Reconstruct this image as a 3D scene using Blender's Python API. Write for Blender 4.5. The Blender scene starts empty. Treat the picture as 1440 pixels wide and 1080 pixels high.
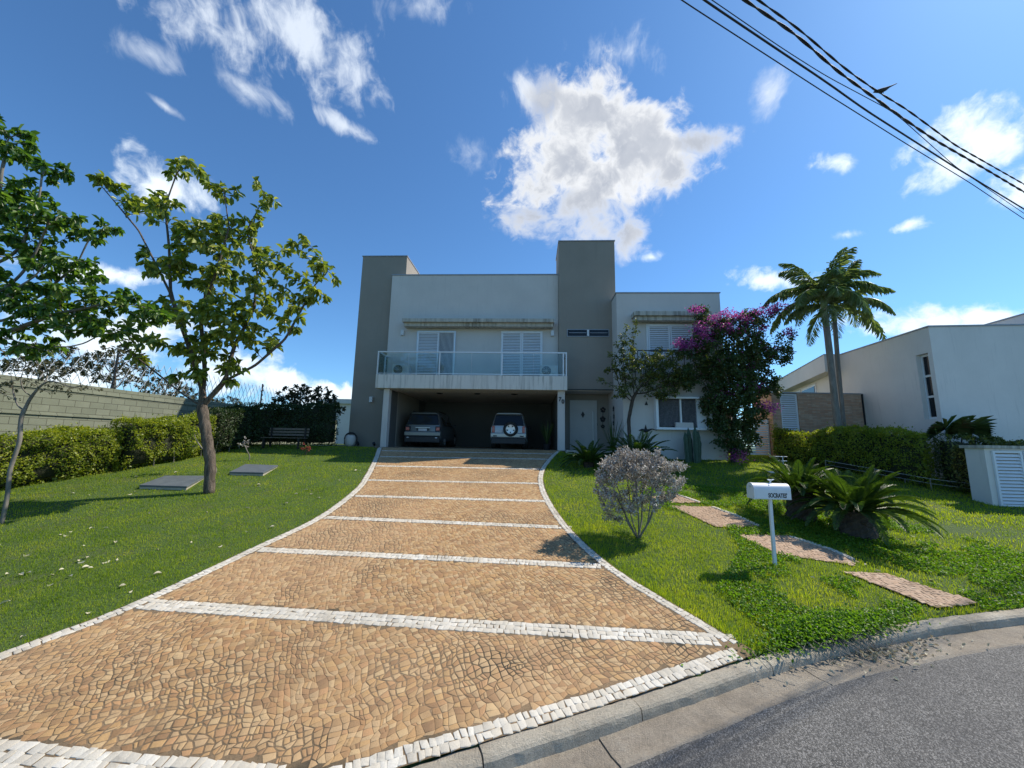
import bpy, math, random
import numpy as np
from mathutils import Vector, Matrix
random.seed(7); rng = np.random.default_rng(7)
R = math.radians; PI = math.pi
S = bpy.context.scene
C = S.collection
# ------------------------------------------------------------------ camera
FPX = 545.0; ZC = 2.55; PITCH = R(8.65); ROLL = R(1.1)
fw = Vector((0, math.cos(PITCH), math.sin(PITCH)))
rt0 = Vector((1, 0, 0)); up0 = rt0.cross(fw)
rt = rt0*math.cos(ROLL) + up0*math.sin(ROLL)
up = -rt0*math.sin(ROLL) + up0*math.cos(ROLL)
cd = bpy.data.cameras.new('camera'); cam = bpy.data.objects.new('camera', cd); C.objects.link(cam)
cam.matrix_world = Matrix((( rt.x, up.x, -fw.x, 0), (rt.y, up.y, -fw.y, 0), (rt.z, up.z, -fw.z, ZC), (0, 0, 0, 1)))
cd.sensor_width = 36; cd.lens = 36*FPX/1440; cd.clip_start = 0.05; cd.clip_end = 6000
S.camera = cam
# ------------------------------------------------------------------ light
SUN_EL = 48.0; SUN_AZ = math.atan2(0.925, 0.38)      # azimuth clockwise from +Y
sunv = Vector((math.sin(SUN_AZ)*math.cos(R(SUN_EL)), math.cos(SUN_AZ)*math.cos(R(SUN_EL)), math.sin(R(SUN_EL))))
sd = bpy.data.lights.new('sun', 'SUN'); sun = bpy.data.objects.new('sun', sd); C.objects.link(sun)
sd.energy = 4.6; sd.angle = R(0.5); sd.color = (1.0, 0.92, 0.79)
sun.rotation_euler = (-sunv).to_track_quat('-Z', 'Y').to_euler(); sun.location = (0, 0, 30)
S.view_settings.view_transform = 'Standard'; S.view_settings.look = 'None'
S.view_settings.exposure = 0.28; S.view_settings.gamma = 1.0

def ray(px, py):
    return rt*((px-720)/FPX) + up*((540-py)/FPX) + fw
def at(px, py, Y):
    r = ray(px, py); t = Y/r.y
    return Vector((r.x*t, Y, ZC + r.z*t))

# ------------------------------------------------------------------ node helper
class N:
    def __init__(s, nt): s.nt = nt
    def new(s, typ, **kw):
        n = s.nt.nodes.new(typ)
        for k, v in kw.items(): setattr(n, k, v)
        return n
    def link(s, a, b): s.nt.links.new(a, b)
    def set(s, sock, v):
        if hasattr(v, 'is_output') or isinstance(v, bpy.types.NodeSocket): s.link(v, sock)
        else: sock.default_value = v
    def math(s, op, a, b=None, c=None, clamp=False):
        n = s.new('ShaderNodeMath', operation=op); n.use_clamp = clamp
        s.set(n.inputs[0], a)
        if b is not None: s.set(n.inputs[1], b)
        if c is not None: s.set(n.inputs[2], c)
        return n.outputs[0]
    def vmath(s, op, a, b=None, out=0):
        n = s.new('ShaderNodeVectorMath', operation=op); s.set(n.inputs[0], a)
        if b is not None: s.set(n.inputs[1], b)
        return n.outputs[out]
    def noise(s, vec, scale, detail=4, rough=0.55, dist=0.0, out='Fac'):
        n = s.new('ShaderNodeTexNoise'); s.link(vec, n.inputs['Vector'])
        n.inputs['Scale'].default_value = scale; n.inputs['Detail'].default_value = detail
        n.inputs['Roughness'].default_value = rough; n.inputs['Distortion'].default_value = dist
        return n.outputs[out]
    def ramp(s, fac, stops, interp='LINEAR'):
        n = s.new('ShaderNodeValToRGB'); n.color_ramp.interpolation = interp
        e = n.color_ramp.elements
        while len(e) > 1: e.remove(e[-1])
        for i, (p, c) in enumerate(stops):
            if len(c) == 3: c = (*c, 1)
            if i == 0: e[0].position = p; e[0].color = c
            else: q = e.new(p); q.color = c
        s.link(fac, n.inputs[0]); return n.outputs[0]
    def mix(s, fac, a, b, mode='MIX'):
        n = s.new('ShaderNodeMix', data_type='RGBA', blend_type=mode)
        s.set(n.inputs[0], fac)
        for i, v in ((6, a), (7, b)):
            if isinstance(v, (tuple, list)): n.inputs[i].default_value = (*v, 1) if len(v) == 3 else v
            else: s.link(v, n.inputs[i])
        return n.outputs[2]
    def maprange(s, v, a, b, c=0.0, d=1.0, smooth=False):
        n = s.new('ShaderNodeMapRange'); n.clamp = True
        if smooth: n.interpolation_type = 'SMOOTHSTEP'
        s.link(v, n.inputs[0])
        for i, q in enumerate((a, b, c, d)): n.inputs[i+1].default_value = q
        return n.outputs[0]

# ------------------------------------------------------------------ sky
W = bpy.data.worlds.new('World'); S.world = W; W.use_nodes = True
nt = W.node_tree; nt.nodes.clear(); n = N(nt)
wo = n.new('ShaderNodeOutputWorld'); bg = n.new('ShaderNodeBackground'); n.link(bg.outputs[0], wo.inputs[0])
sky = n.new('ShaderNodeTexSky'); sky.sky_type = 'NISHITA'; sky.sun_disc = False
sky.sun_elevation = R(SUN_EL); sky.sun_rotation = SUN_AZ
sky.altitude = 700; sky.air_density = 1.0; sky.dust_density = 0.5; sky.ozone_density = 3.0
SKY_STRENGTH = 0.12
bg.inputs['Strength'].default_value = SKY_STRENGTH
tc = n.new('ShaderNodeTexCoord'); D = n.vmath('NORMALIZE', tc.outputs['Generated'])
warp = n.noise(D, 3.5, 4, 0.6, 0, 'Color')
Dw = n.vmath('ADD', D, n.vmath('MULTIPLY', n.vmath('SUBTRACT', warp, (0.5, 0.5, 0.5)), (0.16, 0.16, 0.16)))
n1 = n.noise(Dw, 7.0, 9, 0.62)
n2 = n.noise(Dw, 22.0, 6, 0.6)
mp = n.new('ShaderNodeMapping'); mp.inputs['Rotation'].default_value = (0.2, 0.5, 0.7); mp.inputs['Scale'].default_value = (3.2, 1.0, 1.4)
n.link(Dw, mp.inputs[0])
n3 = n.noise(mp.outputs[0], 5.0, 8, 0.62)
def cloud(px, py, rx, ry, rot, k, soft, wisp, base=0.0):
    c = ray(px, py).normalized()
    e1 = (rt - c*rt.dot(c)).normalized(); e2 = c.cross(e1)*-1
    if e2.dot(up) < 0: e2 = -e2
    a = R(rot); f1 = e1*math.cos(a)+e2*math.sin(a); f2 = -e1*math.sin(a)+e2*math.cos(a)
    m = c.dot(fw)                                     # pixel radius -> angle
    u = n.vmath('DOT_PRODUCT', D, tuple(f1/(rx/FPX*m)), 1); v = n.vmath('DOT_PRODUCT', D, tuple(f2/(ry/FPX*m)), 1)
    front = n.vmath('DOT_PRODUCT', D, tuple(c), 1)
    r = n.math('SQRT', n.math('ADD', n.math('MULTIPLY', u, u), n.math('MULTIPLY', v, v)))
    nz = n3 if wisp else n1
    q = n.math('ADD', n.math('SUBTRACT', 1.0+base, r), n.math('MULTIPLY', n.math('SUBTRACT', nz, 0.5), k))
    q = n.math('ADD', q, n.math('MULTIPLY', n.math('SUBTRACT', n2, 0.5), k*0.6))
    q = n.math('MULTIPLY', q, n.math('GREATER_THAN', front, 0.3))
    return n.maprange(q, 0.0, soft, 0, 1, True), q
solid = None; thin = None
def mx(a, b): return b if a is None else n.math('MAXIMUM', a, b)
core = None
for (px, py, rx, ry, rot, k, soft) in [
        (830, 160, 80, 70, 0, 2.2, .55), (890, 210, 110, 62, 0, 2.2, .55), (800, 235, 100, 62, 0, 2.1, .55), (850, 250, 100, 60, 0, 1.9, .5),
        (825, 290, 105, 74, 0, 1.9, .8), (975, 200, 75, 26, 0, 2.4, .9), (755, 305, 66, 30, 0, 2.4, .9), (770, 140, 40, 40, 0, 2.6, 1.1), (760, 265, 75, 50, 0, 2.3, .6), (950, 240, 60, 40, 0, 2.5, .7), (880, 330, 40, 40, 0, 2.2, .9)]:
    m, q = cloud(px, py, rx, ry, rot, k, soft, False); solid = mx(solid, m); core = mx(core, q)
bright = None
for (px, py, rx, ry, rot, k, soft) in [
        (1385, 195, 95, 62, 0, 3.4, 0.9), (1335, 225, 45, 50, 0, 3.4, 0.9), (1178, 227, 34, 17, 0, 3.4, 1.0),
        (1275, 318, 32, 13, 25, 3.8, 1.2), (1090, 395, 55, 17, 0, 3.4, 0.9), (1300, 450, 95, 26, 0, 3.4, 0.9),
        (1385, 446, 40, 13, 0, 2.2, .6), (1480, 250, 70, 40, 0, 2.5, .6),
        (392, 535, 48, 27, -18, 1.7, .5), (340, 520, 70, 50, 0, 3.4, 0.9), (150, 385, 75, 20, -8, 2.6, .7), (165, 470, 120, 50, 0, 3.4, 0.9),
        (240, 270, 55, 48, -30, 2.6, .8), (470, 555, 60, 22, 0, 2.6, .6), (60, 540, 130, 45, 0, 2.4, .6), (915, 362, 26, 9, 0, 3.4, 1.5), (1190, 330, 26, 10, 0, 3.6, 1.4)]:
    m, q = cloud(px, py, rx, ry, rot, k, soft, False); bright = mx(bright, m)
for (px, py, rx, ry, rot, k, soft) in [
        (300, 45, 75, 60, -35, 3.0, 1.1), (425, 45, 95, 62, -40, 3.0, 1.0), (495, 100, 40, 60, 15, 3.0, 1.2),
        (490, 180, 52, 14, -25, 3.0, 1.2), (210, 75, 60, 22, -20, 3.2, 1.7), (340, 120, 60, 20, -35, 3.2, 1.8),
        (585, 10, 60, 22, 0, 3.2, 1.8), (232, 150, 26, 7, -45, 2.6, 1.6), (865, 75, 70, 28, 0, 3.4, 1.8),
        (1080, 130, 22, 26, 0, 3.0, 1.6), (735, 130, 26, 28, 0, 3.2, 1.4), (660, 215, 40, 24, 0, 3.2, 2.2)]:
    m, q = cloud(px, py, rx, ry, rot, k, soft, True); thin = mx(thin, m)
corefac = n.math('MULTIPLY', n.maprange(core, 0.3, 0.95, 0, 1, True), n.maprange(n1, 0.35, 0.75, 1.0, 0.5))
ccol = n.mix(corefac, (7.0, 7.1, 7.2), (3.1, 3.4, 4.0))
skc = n.mix(1.0, sky.outputs[0], (0.67, 1.02, 1.25), 'MULTIPLY')
c1 = n.mix(n.math('MULTIPLY', thin, 0.85), skc, (6.2, 6.8, 7.6))
c2 = n.mix(n.math('MULTIPLY', bright, 0.9), c1, (7.6, 8.3, 8.8))
c3 = n.mix(n.math('MULTIPLY', solid, 0.97), c2, ccol)
n.link(c3, bg.inputs['Color'])

# ------------------------------------------------------------------ materials
def newmat(name):
    m = bpy.data.materials.new(name); m.use_nodes = True; nt = m.node_tree; nt.nodes.clear()
    n = N(nt); o = n.new('ShaderNodeOutputMaterial'); p = n.new('ShaderNodeBsdfPrincipled'); n.link(p.outputs[0], o.inputs[0])
    return m, n, p, o
def bump(n, p, h, dist, strength=1.0):
    b = n.new('ShaderNodeBump'); b.inputs['Distance'].default_value = dist; b.inputs['Strength'].default_value = strength
    n.link(h, b.inputs['Height']); n.link(b.outputs[0], p.inputs['Normal'])
def plain(name, col, rough=0.6, metal=0.0, var=0.12, scale=6.0, bumpd=0.0, bscale=60, spec=0.5):
    m, n, p, o = newmat(name)
    g = n.new('ShaderNodeNewGeometry').outputs['Position']
    f = n.noise(g, scale, 5, 0.6)
    lo = tuple(c*(1-var) for c in col); hi = tuple(min(1, c*(1+var)) for c in col)
    n.link(n.ramp(f, [(0.3, lo), (0.7, hi)]), p.inputs['Base Color'])
    p.inputs['Roughness'].default_value = rough; p.inputs['Metallic'].default_value = metal
    p.inputs['Specular IOR Level'].default_value = spec
    if bumpd: bump(n, p, n.noise(g, bscale, 4, 0.6), bumpd)
    return m
def plaster(name, col, streak=0.25, stain=(0.08, 0.075, 0.06), lo=0.56, bd=0.0015):
    m, n, p, o = newmat(name)
    tc = n.new('ShaderNodeTexCoord').outputs['Object']
    f = n.noise(tc, 0.7, 6, 0.6); f2 = n.noise(tc, 9.0, 5, 0.65)
    base = n.ramp(f, [(0.3, tuple(c*0.93 for c in col)), (0.7, tuple(c*1.05 for c in col))])
    base = n.mix(n.maprange(f2, 0.4, 0.75, 0, 0.10), base, tuple(c*0.8 for c in col))
    mp = n.new('ShaderNodeMapping'); mp.inputs['Scale'].default_value = (5.5, 5.5, 0.35); n.link(tc, mp.inputs[0])
    s = n.noise(mp.outputs[0], 1.6, 6, 0.7)
    fac = n.math('MULTIPLY', n.maprange(s, lo, lo+.2, 0, 1), n.maprange(f, 0.35, 0.7, 0.2, 1))
    base = n.mix(n.math('MULTIPLY', fac, streak), base, stain)
    n.link(base, p.inputs['Base Color']); p.inputs['Roughness'].default_value = 0.85
    p.inputs['Specular IOR Level'].default_value = 0.25
    bump(n, p, n.noise(tc, 45, 6, 0.7), bd)
    return m
def foliage(name, cols, rough=0.45, trans=0.35, tcol=None, spec=0.4, cl=0.7, mixn=.35):
    """cols: ramp of colours, one per leaf, varied again by clump"""
    m, n, p, o = newmat(name)
    ge = n.new('ShaderNodeNewGeometry'); rnd = ge.outputs['Random Per Island']; pos = ge.outputs['Position']
    f = n.math('ADD', n.math('MULTIPLY', rnd, 1-mixn), n.math('MULTIPLY', n.maprange(n.noise(pos, cl*2, 5, 0.7), 0.3, 0.7), mixn))
    k = len(cols)
    col = n.ramp(f, [(i/(k-1), c) for i, c in enumerate(cols)])
    n.link(col, p.inputs['Base Color']); p.inputs['Roughness'].default_value = rough
    p.inputs['Specular IOR Level'].default_value = spec
    tr = n.new('ShaderNodeBsdfTranslucent')
    n.link(n.mix(1.0, col, tcol or (1.5, 1.5, 0.5), 'MULTIPLY'), tr.inputs[0])
    ms = n.new('ShaderNodeMixShader'); ms.inputs[0].default_value = trans
    n.link(p.outputs[0], ms.inputs[1]); n.link(tr.outputs[0], ms.inputs[2]); n.link(ms.outputs[0], o.inputs[0])
    return m
def bark(name, a, b, scale=9, d=0.02):
    m, n, p, o = newmat(name)
    tc = n.new('ShaderNodeTexCoord').outputs['Object']
    mp = n.new('ShaderNodeMapping'); mp.inputs['Scale'].default_value = (1, 1, 0.22); n.link(tc, mp.inputs[0])
    f = n.noise(mp.outputs[0], scale, 7, 0.7, 0.6)
    n.link(n.ramp(f, [(0.3, a), (0.65, b)]), p.inputs['Base Color']); p.inputs['Roughness'].default_value = 0.9
    bump(n, p, f, d); return m
def glassy(name, tint=(0.88, 0.93, 0.92), t=0.82, rough=0.03):
    m, n, p, o = newmat(name)
    tr = n.new('ShaderNodeBsdfTransparent'); tr.inputs[0].default_value = (*tint, 1)
    gl = n.new('ShaderNodeBsdfGlossy'); gl.inputs['Roughness'].default_value = rough; gl.inputs[0].default_value = (0.9, 0.95, 0.95, 1)
    fr = n.new('ShaderNodeFresnel'); fr.inputs[0].default_value = 1.5
    ms = n.new('ShaderNodeMixShader'); n.link(n.math('MULTIPLY', fr.outputs[0], 0.9), ms.inputs[0])
    n.link(tr.outputs[0], ms.inputs[1]); n.link(gl.outputs[0], ms.inputs[2]); n.link(ms.outputs[0], o.inputs[0])
    return m
M = {}
M['wall_white'] = plaster('painted_plaster', (0.60, 0.56, 0.52), 0.28)
M['wall_taupe'] = plaster('taupe_plaster', (0.285, 0.255, 0.215), 0.22)
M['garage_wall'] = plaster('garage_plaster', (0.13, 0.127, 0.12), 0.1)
M['slab'] = plaster('stained_slab', (0.72, 0.68, 0.61), 0.9, (0.12, 0.105, 0.08), .49)
M['ledge'] = plaster('weathered_ledge', (0.52, 0.49, 0.42), 0.95, (0.07, 0.065, 0.05), .42)
M['neigh'] = plaster('neighbour_plaster', (0.74, 0.70, 0.65), 0.5, (0.22, 0.22, 0.215))
M['neigh_bright'] = plaster('neighbour_fascia', (0.68, 0.66, 0.62), 0.12, (0.3, 0.3, 0.29))
M['coping'] = plain('metal_coping', (0.30, 0.31, 0.33), 0.45, 0.3)
M['white'] = plain('white_paint', (0.74, 0.75, 0.76), 0.4, 0, 0.05)
M['shutter'] = plain('white_shutter', (0.72, 0.74, 0.77), 0.5, 0, 0.04)
M['door'] = plain('grey_green_door', (0.46, 0.45, 0.42), 0.5, 0, 0.06, 2)
M['alu'] = plain('aluminium', (0.62, 0.64, 0.66), 0.35, 0.7, 0.06)
M['dark'] = plain('dark_metal', (0.02, 0.02, 0.022), 0.5, 0.2)
M['glass'] = glassy('balcony_glass')
M['darkglass'] = plain('dark_window_glass', (0.012, 0.015, 0.02), 0.08, 0, 0.1, spec=0.3)
M['curtain'] = plain('grey_curtain', (0.14, 0.14, 0.15), 0.9, 0, 0.3, 14)
M['lamp'] = plain('lamp_housing', (0.62, 0.64, 0.66), 0.4)
M['brick'] = None
M['kerb'] = None
M['soil'] = plain('dark_soil', (0.06, 0.045, 0.03), 0.95, 0, 0.4, 12, 0.01, 30)
M['hedgecore'] = plain('hedge_dark_core', (0.022, 0.026, 0.010), 0.95, 0, 0.4, 14, 0.03, 20)
M['terracotta'] = plain('terracotta', (0.36, 0.15, 0.08), 0.8, 0, 0.15)
M['carpaint'] = plain('silver_car_paint', (0.30, 0.31, 0.32), 0.3, 0.6, 0.03)
M['carpaint2'] = plain('champagne_car_paint', (0.36, 0.37, 0.37), 0.32, 0.55, 0.03)
M['rubber'] = plain('black_rubber', (0.02, 0.02, 0.02), 0.75)
M['blackplastic'] = plain('black_plastic', (0.03, 0.03, 0.032), 0.6)
M['redlight'] = plain('red_tail_light', (0.42, 0.03, 0.03), 0.2, 0, 0.1, spec=0.8)
M['platewhite'] = plain('number_plate', (0.55, 0.56, 0.58), 0.5)
M['wood'] = plain('weathered_wood', (0.17, 0.14, 0.11), 0.8, 0, 0.3, 20)
M['slate'] = plain('dark_slab', (0.11, 0.125, 0.13), 0.55, 0, 0.18, 5, 0.003, 40)
M['fascia'] = plain('concrete_rim', (0.42, 0.38, 0.32), 0.9, 0, 0.2)

# block wall
m, n, p, o = newmat('green_grey_block_wall')
tc = n.new('ShaderNodeTexCoord').outputs['Object']; sx = n.new('ShaderNodeSeparateXYZ'); n.link(tc, sx.inputs[0])
cx = n.new('ShaderNodeCombineXYZ'); n.link(sx.outputs[0], cx.inputs[0]); n.link(sx.outputs[2], cx.inputs[1])
br = n.new('ShaderNodeTexBrick'); n.link(cx.outputs[0], br.inputs['Vector']); br.inputs['Scale'].default_value = 1
br.inputs['Brick Width'].default_value = 0.41; br.inputs['Row Height'].default_value = 0.2; br.inputs['Mortar Size'].default_value = 0.007
br.inputs['Color1'].default_value = (0.185, 0.20, 0.145, 1); br.inputs['Color2'].default_value = (0.235, 0.25, 0.185, 1); br.inputs['Mortar'].default_value = (0.09, 0.09, 0.065, 1)
br.inputs['Mortar Smooth'].default_value = 0.2
f = n.noise(tc, 1.6, 6, 0.65)
colr = n.mix(n.maprange(f, 0.45, 0.75, 0, 0.45), br.outputs['Color'], (0.13, 0.14, 0.10))
n.link(colr, p.inputs['Base Color']); p.inputs['Roughness'].default_value = 0.92
h = n.math('ADD', n.math('MULTIPLY', br.outputs['Fac'], -1.0), n.math('MULTIPLY', n.noise(tc, 60, 5, 0.7), 0.35)); bump(n, p, h, 0.008)
M['block'] = m
# thin bricks
m, n, p, o = newmat('thin_brick_cladding')
tc = n.new('ShaderNodeTexCoord').outputs['Object']; sx = n.new('ShaderNodeSeparateXYZ'); n.link(tc, sx.inputs[0])
cx = n.new('ShaderNodeCombineXYZ'); n.link(n.math('ADD', sx.outputs[0], sx.outputs[1]), cx.inputs[0]); n.link(sx.outputs[2], cx.inputs[1])
br = n.new('ShaderNodeTexBrick'); n.link(cx.outputs[0], br.inputs['Vector']); br.inputs['Scale'].default_value = 1
br.inputs['Brick Width'].default_value = 0.33; br.inputs['Row Height'].default_value = 0.062; br.inputs['Mortar Size'].default_value = 0.007
br.inputs['Color1'].default_value = (0.52, 0.27, 0.16, 1); br.inputs['Color2'].default_value = (0.64, 0.45, 0.31, 1); br.inputs['Mortar'].default_value = (0.36, 0.30, 0.24, 1)
n.link(n.mix(n.maprange(n.noise(tc, 5, 4), 0.4, 0.7, 0, 0.5), br.outputs['Color'], (0.36, 0.23, 0.16)), p.inputs['Base Color'])
p.inputs['Roughness'].default_value = 0.9; bump(n, p, n.math('MULTIPLY', br.outputs['Fac'], -1.0), 0.008)
M['brick'] = m
# concrete kerb / gutter
def concrete(name, a, b, c):
    m, n, p, o = newmat(name); g = n.new('ShaderNodeNewGeometry').outputs['Position']
    f = n.noise(g, 2.2, 7, 0.68); f2 = n.noise(g, 38, 5, 0.7)
    col = n.ramp(f, [(0.28, a), (0.5, b), (0.72, c)])
    col = n.mix(n.maprange(f2, 0.45, 0.72, 0, 0.45), col, tuple(x*0.5 for x in a))
    vo = n.new('ShaderNodeTexVoronoi'); n.link(g, vo.inputs['Vector']); vo.inputs['Scale'].default_value = 90
    col = n.mix(n.maprange(vo.outputs['Distance'], 0.12, 0.0, 0, 0.55), col, tuple(x*0.3 for x in a))
    rnd = n.new('ShaderNodeNewGeometry').outputs['Random Per Island']
    col = n.mix(n.math('MULTIPLY', rnd, 0.25), col, tuple(x*0.75 for x in b))
    n.link(col, p.inputs['Base Color']); p.inputs['Roughness'].default_value = 0.93
    bump(n, p, n.math('ADD', n.noise(g, 70, 5, 0.75), n.math('MULTIPLY', f, 2.5)), 0.018); return m
M['kerb'] = concrete('kerb_concrete', (0.34, 0.29, 0.22), (0.50, 0.44, 0.34), (0.60, 0.54, 0.43))
M['gutter'] = concrete('gutter_concrete', (0.22, 0.185, 0.14), (0.36, 0.305, 0.235), (0.45, 0.40, 0.32))
# asphalt
m, n, p, o = newmat('worn_asphalt'); g = n.new('ShaderNodeNewGeometry').outputs['Position']
vo = n.new('ShaderNodeTexVoronoi'); n.link(g, vo.inputs['Vector']); vo.inputs['Scale'].default_value = 105
vo2 = n.new('ShaderNodeTexVoronoi'); n.link(g, vo2.inputs['Vector']); vo2.inputs['Scale'].default_value = 55
f = n.noise(g, 0.9, 6, 0.65)
agg = n.ramp(vo.outputs['Color'], [(0.2, (0.06, 0.058, 0.054)), (0.55, (0.12, 0.115, 0.106)), (0.85, (0.28, 0.268, 0.25))])
agg = n.mix(n.maprange(vo2.outputs['Distance'], 0.10, 0.02, 0, 0.6), agg, (0.32, 0.31, 0.30))
agg = n.mix(n.maprange(f, 0.4, 0.7, 0, 0.5), agg, (0.05, 0.05, 0.053))
cr = n.new('ShaderNodeTexVoronoi'); cr.feature = 'DISTANCE_TO_EDGE'; cr.inputs['Scale'].default_value = 1.1
wv = n.vmath('ADD', g, n.vmath('MULTIPLY', n.noise(g, 3.0, 5, 0.6, 0, 'Color'), (0.5, 0.5, 0.5))); n.link(wv, cr.inputs['Vector'])
crk = n.math('MULTIPLY', n.maprange(cr.outputs['Distance'], 0.0, 0.008, 1, 0), n.maprange(n.noise(g, 0.8, 2), 0.5, 0.6))
agg = n.mix(n.math('MULTIPLY', crk, 0.75), agg, (0.02, 0.02, 0.02))
n.link(agg, p.inputs['Base Color']); p.inputs['Roughness'].default_value = 0.85
bump(n, p, n.math('SUBTRACT', n.math('MULTIPLY', vo.outputs['Distance'], -1.0), crk), 0.006)
M['asphalt'] = m
# lawn earth
m, n, p, o = newmat('lawn_ground'); g = n.new('ShaderNodeNewGeometry').outputs['Position']
f = n.noise(g, 1.3, 6, 0.65); f2 = n.noise(g, 30, 5, 0.7)
col = n.ramp(f2, [(0.3, (0.022, 0.038, 0.008)), (0.6, (0.08, 0.14, 0.02)), (0.8, (0.14, 0.16, 0.045))])
col = n.mix(n.maprange(f, 0.52, 0.75, 0, 0.45), col, (0.14, 0.115, 0.055))
n.link(col, p.inputs['Base Color']); p.inputs['Roughness'].default_value = 0.95; bump(n, p, f2, 0.03)
M['ground'] = m
# mortar bed and stones
m, n, p, o = newmat('mortar_bed'); g = n.new('ShaderNodeNewGeometry').outputs['Position']
f = n.noise(g, 1.1, 5, 0.6); f2 = n.noise(g, 50, 5, 0.7)
col = n.ramp(f, [(0.40, (0.30, 0.20, 0.11)), (0.56, (0.18, 0.125, 0.07)), (0.68, (0.05, 0.042, 0.028))])
col = n.mix(n.maprange(f2, 0.4, 0.7, 0, 0.5), col, (0.06, 0.05, 0.03))
n.link(col, p.inputs['Base Color']); p.inputs['Roughness'].default_value = 0.95; bump(n, p, f2, 0.01)
M['mortar'] = m
def stone(name, cols, dirt, dk=0.35):
    m, n, p, o = newmat(name); ge = n.new('ShaderNodeNewGeometry'); g = ge.outputs['Position']; rnd = ge.outputs['Random Per Island']
    k = len(cols); col = n.ramp(rnd, [(i/(k-1), c) for i, c in enumerate(cols)])
    f = n.noise(g, 0.55, 5, 0.6); f2 = n.noise(g, 70, 5, 0.7)
    col = n.mix(n.maprange(f, 0.45, 0.72, 0, dk), col, dirt)
    col = n.mix(n.maprange(f2, 0.45, 0.75, 0, 0.3), col, dirt)
    f3 = n.noise(g, 1.7, 6, 0.7, 0.8); col = n.mix(n.maprange(f3, 0.56, 0.72, 0, 0.5), col, tuple(c_*.45 for c_ in dirt))
    f4 = n.noise(g, 0.35, 3, 0.5); col = n.mix(n.maprange(f4, 0.4, 0.65, 0, 0.35), col, tuple(min(1, c_*1.9) for c_ in dirt))
    n.link(col, p.inputs['Base Color']); p.inputs['Roughness'].default_value = 0.72; p.inputs['Specular IOR Level'].default_value = 0.3
    bump(n, p, f2, 0.004); return m
M['tan'] = stone('ochre_paving_stone', [(0.42, 0.235, 0.10), (0.51, 0.32, 0.14), (0.36, 0.195, 0.085), (0.56, 0.39, 0.20), (0.48, 0.32, 0.17), (0.43, 0.27, 0.125), (0.27, 0.155, 0.075), (0.50, 0.28, 0.13)], (0.26, 0.17, 0.095))
M['whitestone'] = stone('white_paving_stone', [(0.62, 0.58, 0.49), (0.74, 0.70, 0.61), (0.52, 0.48, 0.40), (0.66, 0.60, 0.49)], (0.34, 0.29, 0.22), 0.4)
M['pathstone'] = stone('pinkish_path_stone', [(0.42, 0.27, 0.17), (0.50, 0.34, 0.23), (0.36, 0.24, 0.16), (0.54, 0.40, 0.28)], (0.24, 0.16, 0.10), 0.5)
# greens
M['grass'] = foliage('grass_blades', [(0.085, 0.15, 0.013), (0.145, 0.23, 0.018), (0.23, 0.32, 0.024), (0.33, 0.38, 0.045), (0.42, 0.40, 0.10)], 0.6, 0.5, (2.0, 1.9, .5), .2, cl=.45, mixn=.6)
M['cover'] = foliage('ground_cover_leaf', [(0.06, 0.14, 0.012), (0.11, 0.22, 0.02), (0.17, 0.29, 0.03)], 0.5, 0.45, (1.8, 1.8, .6))
M['hedge'] = foliage('hedge_leaf', [(0.08, 0.13, 0.014), (0.16, 0.22, 0.022), (0.28, 0.32, 0.035), (0.42, 0.43, 0.06)], 0.42, 0.42, (1.7, 1.7, .5))
M['hedge_in_shade'] = foliage('shade_toned_hedge_leaf', [(0.016, 0.034, 0.009), (0.032, 0.062, 0.015), (0.05, 0.08, 0.022)], 0.5, 0.2)  # leaf colour darkened to carry the shade the house throws on this hedge
M['treeleaf'] = foliage('broad_tree_leaf', [(0.07, 0.115, 0.022), (0.14, 0.20, 0.035), (0.26, 0.31, 0.065), (0.46, 0.46, 0.15)], 0.38, 0.42, (1.6, 1.6, .6), spec=.6)
M['treeleaf_deep'] = foliage('deep_green_tree_leaf', [(0.03, 0.08, 0.018), (0.06, 0.13, 0.025), (0.12, 0.20, 0.038), (0.24, 0.32, 0.07)], 0.38, 0.4, (1.5, 1.7, .6), spec=.5)
M['greyleaf'] = foliage('grey_background_leaf', [(0.06, 0.065, 0.04), (0.10, 0.10, 0.06), (0.16, 0.15, 0.10)], 0.7, 0.2)
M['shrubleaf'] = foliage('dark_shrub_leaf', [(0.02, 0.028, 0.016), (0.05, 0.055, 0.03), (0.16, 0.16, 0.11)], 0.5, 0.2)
M['silverleaf'] = foliage('silver_bush_leaf', [(0.11, 0.09, 0.075), (0.31, 0.27, 0.24), (0.56, 0.53, 0.48), (0.84, 0.83, 0.75)], 0.6, 0.2, (1, 1, 1))
M['vine'] = foliage('climber_leaf', [(0.03, 0.05, 0.018), (0.07, 0.10, 0.028), (0.14, 0.17, 0.04), (0.30, 0.29, 0.05)], 0.4, 0.3)
M['crapeleaf'] = foliage('crape_leaf', [(0.03, 0.05, 0.02), (0.05, 0.095, 0.03), (0.09, 0.13, 0.045), (0.15, 0.10, 0.06)], 0.4, 0.3)
M['pink'] = foliage('pink_blossom', [(0.28, 0.04, 0.20), (0.42, 0.07, 0.32), (0.55, 0.14, 0.42), (0.55, 0.28, 0.38)], 0.6, 0.4, (1.2, .8, 1.2), cl=2)
M['cycad'] = foliage('cycad_frond', [(0.028, 0.065, 0.012), (0.052, 0.105, 0.018), (0.09, 0.16, 0.025)], 0.38, 0.35, spec=.5)
M['palmleaf'] = foliage('palm_frond', [(0.13, 0.20, 0.075), (0.22, 0.31, 0.14), (0.38, 0.46, 0.27)], 0.35, 0.3, spec=.6)
M['rust'] = foliage('dry_fruit', [(0.12, 0.08, 0.03), (0.2, 0.14, 0.06)], 0.8, 0.2)
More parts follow.
